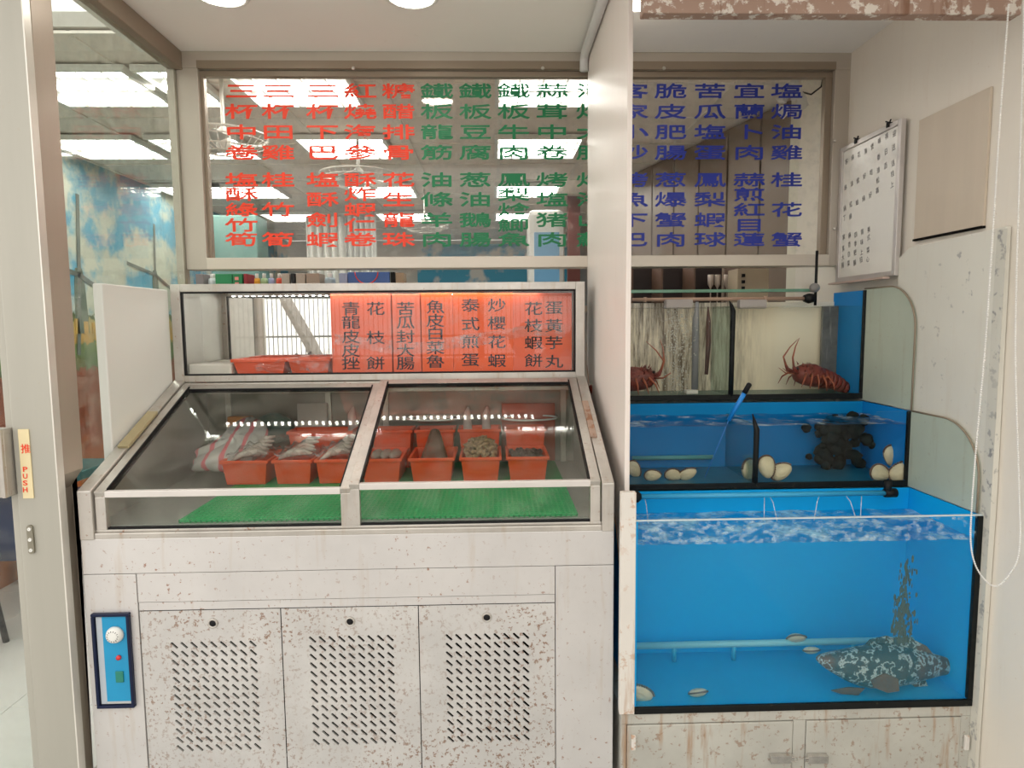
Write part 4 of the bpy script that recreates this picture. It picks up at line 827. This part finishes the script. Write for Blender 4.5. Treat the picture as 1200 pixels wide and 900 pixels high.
# left rusty trim of the tanks, cabinet
tb = at(732, 700, 1.93); tag(pivot(G().box(at(727, 700, 1.925).x, TX0-.0005, 1.925, 1.95, Z3b, at(732, 577, 1.93).z).build('tank_trim', RUSTBAR, None, bevel=.002), (tb.x, 1.94, Z3b)), 'rust streaked white upright trim at the left of the big tank', 'trim')
cbn = thing('tank_cabinet', 'rusty stainless cabinet with two latched doors under the tanks', 'cabinet', (.95, 2.3, 0))
cx0 = at(728, 860, 1.93).x; zt_ = Z3b-.006
bx('carcass', STEEL_CAB, cbn, cx0+.002, TX1-.002, 1.96, 2.85, .02, zt_, 0)
d0, d1, d2, d3 = at(735, 870, 1.93).x, at(929, 870, 1.93).x, at(945, 870, 1.93).x, at(1125, 870, 1.93).x; zd = at(930, 845, 1.93).z
bx('top_rail', STEEL_CAB, cbn, cx0, TX1, 1.935, 1.96, zd, zt_, .001); bx('stile', STEEL_CAB, cbn, cx0, d0-.002, 1.935, 1.96, 0, zd-.001, .001)
bx('stile', STEEL_CAB, cbn, d1+.002, d2-.002, 1.935, 1.96, 0, zd-.001, .001); bx('stile', STEEL_CAB, cbn, d3+.002, TX1, 1.935, 1.96, 0, zd-.001, .001)
bx('bottom_rail', STEEL_CAB, cbn, d0, d3, 1.94, 1.96, 0, .04, 0)
CHR = M('worn_chrome', (.72, .70, .67), .15, .95, .3, 40)
for (xa, xb, lx, hx, sgn) in ((d0, d1, 915, 742, 1), (d2, d3, 958, 1132, -1)):
    d = bx('door', STEEL_CAB, cbn, xa, xb, 1.932, 1.955, .045, zd-.003, .002)
    q = at(lx, 887, 1.93); g = G(); g.box(q.x-.037, q.x+.028, 1.914, 1.93, q.z-.012, q.z+.013); g.lathe([(.009, 0), (.009, -.014), (0, -.014)], (q.x+sgn*.03, 1.93, q.z+.001), 12, 'y'); g.tube([(q.x+sgn*.028, 1.916, q.z+.008), (q.x+sgn*.046, 1.916, q.z+.006), (q.x+sgn*.046, 1.916, q.z-.006), (q.x+sgn*.028, 1.916, q.z-.007)], .002, 6)
    g.build('latch', CHR, d, bevel=.002)
    q = at(hx, 868, 1.93); bx('hinge', RUSTBAR, d, q.x-.007, q.x+.007, 1.922, 1.932, q.z-.028, q.z+.02, .002)
# ------------------------------------------------------------------ right wall fittings
def rounded(y0, y1, z0, z1, r):
    pts = [(y1, z0), (y1, z1)]; pts += [(y0+r-r*sin(a), z1-r+r*cos(a)) for a in [pi/2*k/12 for k in range(13)]]; return pts+[(y0, z0)]
for (y0, y1, za, zb_, r, lab) in ((2.292, 2.62, Z2t+.004, 1.676, .16, 'upper frosted green splash glass beside the top tank'), (1.95, 2.292, Z3t+.004, Z2t+.002, .17, 'lower frosted green splash glass above the big tank')):
    o = tag(pivot(G().prism(rounded(y0, y1, za, zb_, r), 'x', 1.500, 1.508).build('splash_glass', GREENGL, None, bevel=.002), (1.504, (y0+y1)/2, za)), lab, 'glass panel')
    ps = rounded(y0, y1, za, zb_, r)[1:]; G().tube([(1.501, p[0], p[1]) for p in ps], .0035, 6).build('sealant_edge', M('grey_brown_seal', (.30, .24, .17), .6), o, True)
q = [atx(1055, 330, 1.512), atx(1180, 264, 1.512), atx(1068, 282, 1.512)]
tag(pivot(G().prism([(2.42, .0), (2.42, 1.78), (2.36, 1.81), (1.915, 1.822), (1.905, 1.0), (1.915, 0)], 'x', 1.5095, 1.528).build('wall_sheet', SHEET, None, bevel=.002), (1.52, 2.2, 0)), 'chipped pale sheet covering the lower right wall behind the green glass', 'panel')
G().box(1.5085, 1.5096, 1.906, 1.945, .0, 1.815).build('chipped_edge', M('chipped_paint', (.66, .64, .56), .6, 0, .08, 3, rust=.95, rs=34, rth=.56, rcol=(.24, .24, .24), stretch=(1, 1, .5)), bpy.data.objects['wall_sheet'])
tag(pivot(G().box(1.52, 1.529, 2.02, 2.355, 1.838, 2.255).build('access_panel', M('beige_laminate', (.60, .51, .40), .45, 0, .08, 3, stretch=(1, 4, .3)), None, bevel=.001), (1.525, 2.2, 1.838)), 'flat beige brown access panel on the right wall beside the whiteboard', 'panel')
G().box(1.516, 1.5295, 2.02, 2.355, 1.832, 1.839).build('lower_edge', VOID, bpy.data.objects['access_panel'])
g = bpy.data.objects['lower_edge']; g.data.transform(Matrix.Translation((0, 0, 0)))
# whiteboard, leaning very slightly
wb = thing('whiteboard', 'small white handwritten menu board clipped on the right wall', 'whiteboard', (1.50, 2.63, 1.715))
y0, y1, z0, z1 = 2.42, 2.845, 1.715, 2.285
bx('board', M('board_white', (.82, .80, .74), .25, 0, .04, 3), wb, 1.503, 1.512, y0+.012, y1-.012, z0+.012, z1-.012, 0)
g = G(); g.box(1.496, 1.515, y0, y0+.022, z0, z1); g.box(1.496, 1.515, y1-.022, y1, z0, z1); g.box(1.496, 1.515, y0+.022, y1-.022, z0, z0+.02); g.box(1.496, 1.515, y0+.022, y1-.022, z1-.02, z1)
g.build('frame', M('silver_frame', (.62, .58, .55), .35, .4), wb, bevel=.002)
bx('pen_tray', M('pinkish_tray', (.62, .47, .40), .4, .2), wb, 1.47, 1.497, y0+.03, y1+.01, z0-.01, z0-.002, .001)
for yy in (2.50, 2.72):
    g = G(); g.box(1.492, 1.52, yy-.008, yy+.008, z1-.012, z1+.006); g.tube([(1.495, yy-.016, z1+.012), (1.5, yy, z1+.006), (1.495, yy+.016, z1+.014)], .003, 6); g.build('clip', BLACK, wb)
rows = [('客麻花海煲味荷迎', 2.215), ('　　　　　香日送', 2.165), ('串油炊好吃油酒活', 2.115), ('　　　　　松　桂', 2.07), ('鍋紅蛤綠好高　上', 2.03), ('丁燒', 1.985), ('家麻四南美', 1.90), ('蒸杏季味式', 1.86), ('大白肥上菜', 1.82), ('腸菜腸招心', 1.78)]
g = G()
for s, z in rows:
    for k, ch in enumerate(s):
        if ch != '　': put(g, ch, (1.5022, 2.80-k*.047, z+.006*random.uniform(-1, 1)+(.014 if z > 2.2 else .012)*k*.3), (0, -.018, .004), (0, .004, .022), 0)
o = g.build('handwriting', M('marker_ink', (.07, .07, .08), .6), wb); o['kind'] = 'stuff'
# bead chain
pts = [(1182, 6, 1.72), (1172, 140, 1.72), (1164, 265, 1.72), (1155, 400, 1.72), (1146, 500, 1.72), (1139, 590, 1.72), (1138, 640, 1.72), (1147, 670, 1.71), (1166, 687, 1.71), (1185, 670, 1.70), (1195, 640, 1.70), (1194, 560, 1.70), (1190, 400, 1.70), (1195, 200, 1.70), (1199, 60, 1.70), (1200, -20, 1.7)]
W3 = [at(*p) for p in pts]; g = G(); path = []
for i in range(len(W3)-1):
    p0, p1, p2, p3 = W3[max(i-1, 0)], W3[i], W3[i+1], W3[min(i+2, len(W3)-1)]
    for k in range(12):
        t_ = k/12; path.append(.5*((2*p1)+(p2-p0)*t_+(2*p0-5*p1+4*p2-p3)*t_*t_+(3*p1-p0-3*p2+p3)*t_**3))
path.append(W3[-1]); g.tube(path, .0007, 5); acc = 0; last = path[0]
for p in path[1:]:
    seg = (p-last).length
    while acc <= seg:
        g.ball(last.lerp(p, acc/seg if seg else 0), .0028, None, None, 6, 4); acc += .0062
    acc -= seg; last = p
tag(pivot(g.build('bead_chain', M('white_bead', (.86, .84, .80), .3), None, True), W3[8]), 'looped white bead chain of a blind hanging at the right edge', 'chain')
# ------------------------------------------------------------------ inside the restaurant
shf = thing('back_counter', 'low shelf behind the window gap carrying cartons and bottles', 'shelf', (-.5, 3.3, 0)); SHW = M('shelf_brown', (.30, .24, .19), .5)
bx('shelf_top', SHW, shf, -1.25, .55, 3.12, 3.42, 1.60, 1.63, .002)
for x in (-1.2, -.4, .5): bx('leg', SHW, shf, x-.02, x+.02, 3.14, 3.40, 0, 1.60, .002)
IT = [(231, 241, (.22, .2, .2), 'dark grey carton at the left end of the window gap', 'box'), (242, 253, (.6, .66, .66), 'pale paper cup beside the green carton', 'cup'), (254, 274, (.01, .24, .08), 'plain dark green carton in the window gap', 'box'), (274, 286, (.01, .22, .07), 'green carton with a red and white band', 'box'), (287, 292, (.3, .02, .03), 'dark red packet right of the green carton', 'packet'),
      (296, 303, (.8, .38, .03), 'yellow orange bottle with white cap', 'bottle'), (304, 312, (.35, .5, .25), 'small green and white bottle in the window gap', 'bottle'), (313, 320, (.35, .4, .6), 'small blue and white bottle in the window gap', 'bottle'), (322, 330, (.7, .1, .05), 'small red bottle in the window gap', 'bottle'),
      (331, 341, (.5, .45, .38), 'grey beige box right of the red bottle', 'box'), (342, 347, (.02, .02, .02), 'narrow black box in the window gap', 'box'), (348, 359, (.55, .48, .40), 'beige box left of the brown carton', 'box'), (360, 376, (.42, .33, .26), 'brown carton in the window gap', 'box'), (379, 392, (.4, .5, .55), 'pale blue tin with dark lid', 'tin'), (398, 408, (.4, .46, .66), 'light blue case beside the blue screen', 'box'), (464, 474, (.45, .33, .22), 'tan carton right of the blue screen', 'box')]
for xa, xb, col, lab, cat in IT:
    a, b2 = at(xa, 325, 3.2), at(xb, 325, 3.2); z0 = 1.6305; h = .165; mt = M('item_'+cat, col, .5)
    if cat in ('bottle', 'cup', 'tin'):
        r = (b2.x-a.x)/2; cx = a.x+r; t = thing(cat if cat != 'tin' else 'tin_can', lab, cat, (cx, 3.22, z0))
        G().lathe([(r*.9, 0), (r, .01), (r, .13), (r*.9, .145)], (cx, 3.22, z0), 16).build('body', mt, t, True)
        G().lathe([(r*.55, .145), (r*.55, .165), (r*.5, .168)], (cx, 3.22, z0), 12).build('cap', WHITE, t, True)
        if cat == 'bottle': G().lathe([(r*1.02, .06), (r*1.02, .11)], (cx, 3.22, z0), 16).build('label_band', WHITE, t, True)
    else:
        o = tag(pivot(G().box(a.x+.001, b2.x-.001, 3.18, 3.28, z0, z0+h).build('carton', mt, None, bevel=.002), ((a.x+b2.x)/2, 3.22, z0)), lab, cat)
        if 'band' in lab:
            g = G()
            for k in range(3): g.box(a.x+.012, a.x+.03, 3.1785, 3.18, z0+.085+.025*k, z0+.10+.025*k)
            g.build('printed_band', M('red_white', (.8, .3, .25), .5), o)
a, b2 = at(408, 325, 3.2), at(457, 325, 3.2)
t = thing('monitor', 'blue screen with a red ring in the window gap', 'screen', ((a.x+b2.x)/2, 3.2, 1.6305))
bx('screen', M('blue_screen', (.06, .15, .45), .3), t, a.x, b2.x, 3.19, 3.21, 1.6305, 1.80, .001)
n = 40; cx = (a.x+b2.x)/2-.01; G().tube([(cx+.055*cos(2*pi*k/n), 3.188, 1.80+.055*sin(2*pi*k/n)-.0) for k in range(n//2, n+1)], .0025, 6).build('red_ring', REDT, t, True)
a, b2 = at(458, 325, 3.2), at(463, 325, 3.2); tag(pivot(G().box(a.x, b2.x, 3.19, 3.25, 1.6305, 1.80).build('speaker_box', BLACK, None, bevel=.002), (a.x, 3.2, 1.6305)), 'black upright box beside the blue screen', 'box')
# right hand dark cupboard seen over the top tank
a, b2 = at(741, 328, 3.25), at(866, 328, 3.25); DK = M('dark_cupboard', (.035, .02, .017), .5)
t = thing('dark_cupboard', 'dark open cupboard behind the top tank', 'cupboard', ((a.x+b2.x)/2, 3.4, 0)); bx('back', DK, t, a.x, b2.x, 3.50, 3.52, .0, 1.84, 0)
for px in (741, 776, 814, 866): q = at(px, 328, 3.3); bx('divider', M('cupboard_edge', (.16, .09, .06), .5), t, q.x-.005, q.x+.005, 3.30, 3.50, 0, 1.84, .001)
bx('shelf', DK, t, a.x+.005, b2.x-.005, 3.31, 3.50, 1.60, 1.62, 0)
a, b2 = at(857, 328, 3.2), at(893, 328, 3.2); t = thing('beige_machine', 'beige control box with dark buttons behind the top tank', 'machine', ((a.x+b2.x)/2, 3.2, 1.5)); bx('body', M('beige_plastic', (.45, .36, .25), .5), t, a.x, b2.x, 3.12, 3.25, 1.5, 1.80, .004)
bx('leg', SHW, t, a.x+.02, b2.x-.02, 3.14, 3.23, 0, 1.5, 0)
for k in range(3): bx('button', BLACK, t, a.x+.02, a.x+.035, 3.112, 3.12, 1.70+.03*k, 1.715+.03*k, .001)
for k, px in enumerate((833, 841, 852)):
    q = at(px, 322, 3.38); t = thing('wine_glass', ('left', 'middle', 'right')[k]+' upturned glass in the dark cupboard', 'glass', (q.x, 3.38, 1.62)); G().lathe([(.018, 0), (.018, .004), (.003, .006), (.003, .10), (.015, .12), (.016, .17)], (q.x, 3.38, 1.6205), 12).build('bowl', M('pale_ceramic', (.6, .5, .42), .4), t, True)
# fan, air conditioner, curtain
def fan(px, py, Y, r, lab):
    c = at(px, py, Y); t = thing('ceiling_fan', lab, 'fan', (c.x, Y, c.z)); WF = M('fan_white', (.72, .70, .64), .4)
    g = G(); n = 28
    for rr, dz in ((r, 0), (r*.97, -.03), (r*.7, -.06), (r*.35, -.075)): g.tube([(c.x+rr*cos(2*pi*k/n), Y+rr*sin(2*pi*k/n), c.z+dz) for k in range(n+1)], .006 if rr == r else .003, 5, False)
    for k in range(28):
        a = 2*pi*k/28; g.tube([(c.x+.3*r*cos(a), Y+.3*r*sin(a), c.z-.076), (c.x+.7*r*cos(a), Y+.7*r*sin(a), c.z-.06), (c.x+r*cos(a), Y+r*sin(a), c.z)], .0022, 4)
    g.build('cage', WF, t)
    for k in range(3):
        a = 2*pi*k/3+.4; g = G(); g.bar((c.x+.04*cos(a), Y+.04*sin(a), c.z-.03), (c.x+r*.85*cos(a), Y+r*.85*sin(a), c.z-.03), Vector((-sin(a), cos(a), .3))*.055, (0, 0, .002)); g.build('blade', M('fan_blade', (.45, .47, .44), .4), t, bevel=.001)
    G().lathe([(.03, -.07), (.035, -.04), (.03, .03), (.009, .05), (.009, RZ-c.z-.001)], (c.x, Y, c.z), 16).build('motor', WF, t, True)
fan(262, 160, 3.35, .21, 'white caged ceiling fan at the upper left of the menu window'); fan(420, 205, 4.3, .24, 'caged ceiling fan behind the red menu lettering'); fan(498, 262, 6.0, .22, 'smaller caged fan deep in the room behind the green lettering')
a, b2 = at(619, 245, 5.8), at(662, 245, 5.8); t = thing('air_conditioner', 'white rounded standing air conditioner deep in the room', 'air conditioner', ((a.x+b2.x)/2, 5.9, 0)); bx('body', WHITE, t, a.x, b2.x, 5.8, 6.1, 0, a.z, .05)
bx('grille', M('blue_grille', (.15, .4, .65), .4), t, a.x+.05, b2.x-.05, 5.79, 5.80, 1.5, a.z-.2, .002)
for k, (pa, pb, lab) in enumerate(((358, 404, 'white hanging curtain left of the blue screens'), (404, 440, 'grey white curtain right beside the first one'))):
    a, b2 = at(pa, 254, 6.6), at(pb, 254, 6.6); tag(pivot(G().surf(lambda i, j: (a.x+(b2.x-a.x)*i, 6.6+.03*sin(i*34), a.z*(1-j)), 50, 3).build('curtain', M('curtain_white', (.62-.15*k, .62-.14*k, .57-.12*k), .7), None, True, solid=.004), (a.x, 6.6, 0)), lab, 'curtain')
a, b2 = at(245, 252, 6.2), at(300, 252, 6.2); tag(pivot(G().box(a.x, b2.x, 6.2, 6.5, 0, a.z).build('green_cabinet', M('teal_cabinet', (.16, .30, .27), .4), None, bevel=.01), (a.x, 6.3, 0)), 'dull green refrigerator cabinet at the far left behind the window', 'cabinet')
a, b2 = at(665, 215, 6.4), at(680, 215, 6.4); tag(pivot(G().box(a.x, b2.x, 6.4, 6.42, 1.9, a.z).build('couplet_sign', M('dark_red_brown', (.18, .05, .04), .5), None, bevel=.002), (a.x, 6.4, 1.9)), 'narrow dark red sign on the wall behind the partition', 'sign')
# stools and a table seen through the door glass
def stool(x, y, lab):
    t = thing('stool', lab, 'stool', (x, y, 0), 'dark stools behind the door glass'); NV = M('navy_seat', (.02, .04, .08), .4)
    G().lathe([(.17, .42), (.18, .44), (.17, .47), (0, .475)], (x, y, 0), 20).build('seat', NV, t, True)
    for k in range(4):
        a = pi/4+pi/2*k; G().tube([(x+.12*cos(a), y+.12*sin(a), .42), (x+.17*cos(a), y+.17*sin(a), 0)], .014, 8).build('leg', BLACK, t, True)
stool(-2.55, 3.05, 'dark stool nearest the glass door'); stool(-2.72, 4.3, 'dark stool farther behind the glass door')
t = thing('dining_table', 'teal topped dining table seen through the door glass', 'table', (-2.6, 3.6, 0)); bx('tabletop', M('teal_top', (.04, .16, .17), .3), t, -2.93, -2.3, 3.28, 4.0, .70, .75, .004); bx('modesty_panel', M('navy_panel', (.02, .05, .14), .4), t, -2.9, -2.33, 3.34, 3.36, .35, .70, 0)
for x in (-2.9, -2.34):
    for y in (3.31, 3.96): bx('leg', BLACK, t, x-.02, x+.02, y-.02, y+.02, 0, .72, 0)
# ------------------------------------------------------------------ street behind the camera (seen in the mirror back)
t = thing('street_fence', 'grey railing with vertical bars across the street, mirrored in the showcase', 'fence', (-1, -5.2, 0)); FB2 = M('fence_grey', (.22, .22, .21), .5)
g = G()
for k in range(160): g.box(-7+.075*k-.006, -7+.075*k+.006, -5.208, -5.192, 1.0, 2.0)
o = g.build('bar', FB2, t); o['kind'] = 'stuff'
for z in (1.05, 1.36, 1.99): bx('rail', FB2, t, -7, 5, -5.22, -5.18, z-.015, z+.015, 0)
for x in (-5, -2.6, -.2, 2.2): bx('post', FB2, t, x-.05, x+.05, -5.25, -5.15, 0, 2.08, .005)
bx('base_wall', M('kerb_stone', (.45, .43, .40), .8), t, -7, 5, -5.3, -5.1, 0, 1.0, .01)
t = thing('street_tree', 'leaning grey tree trunk beside the railing, mirrored in the showcase', 'tree', (-1.0, -4.6, 0)); BK_ = M('bark', (.40, .36, .32), .9, 0, .4, 14, bump=.6, bs=30)
G().tube([(-2.45, -4.6, 0), (-2.6, -4.6, .6), (-2.85, -4.6, 1.25), (-3.2, -4.62, 1.9), (-3.5, -4.7, 2.8), (-3.5, -4.8, 4.)], [.13, .11, .10, .09, .08, .06], 12).build('trunk', BK_, t, True)
t = thing('scooter', 'dark green scooter parked by the railing, mirrored in the showcase', 'scooter', (-3.1, -3.6, 0)); SG = M('scooter_green', (.07, .14, .11), .35)
for x in (-3.75, -2.55): G().lathe([(.14, -.05), (.24, -.05), (.26, -.02), (.26, .02), (.24, .05), (.14, .05)], (x, -3.6, .26), 20, 'y').build('wheel', BLACK, t, True)
G().tube([(-3.8, -3.6, .62), (-3.4, -3.6, .72), (-3.1, -3.6, .45), (-2.85, -3.6, .45), (-2.7, -3.6, .9), (-2.65, -3.6, 1.05)], [.1, .17, .12, .1, .13, .06], 12).build('body', SG, t, True)
G().ball((-3.45, -3.6, .84), .34, .13, .06).build('seat', BLACK, t, True)
G().tube([(-2.68, -3.95, 1.15), (-2.65, -3.6, 1.08), (-2.68, -3.25, 1.15)], .02, 8).build('handlebar', BLACK, t, True)
for k, (x, y) in enumerate(((-6.6, -7), (1.8, -7.5), (4.5, -6.5))):
    t = thing('street_shrub', ('left', 'middle', 'right')[k]+' leafy shrub behind the railing across the street', 'shrub', (x, y, 0)); g = G()
    for q in range(26): g.ball((x+random.gauss(0, .5), y+random.gauss(0, .3), .9+random.gauss(0, .4)), random.uniform(.15, .3), None, None, 8, 6, .25)
    g.build('foliage', M('leaf_green', (.22, .30, .16), .7, 0, .5, 9), t); G().tube([(x, y, 0), (x, y, .9)], .05, 8).build('stem', BK_, t, True)
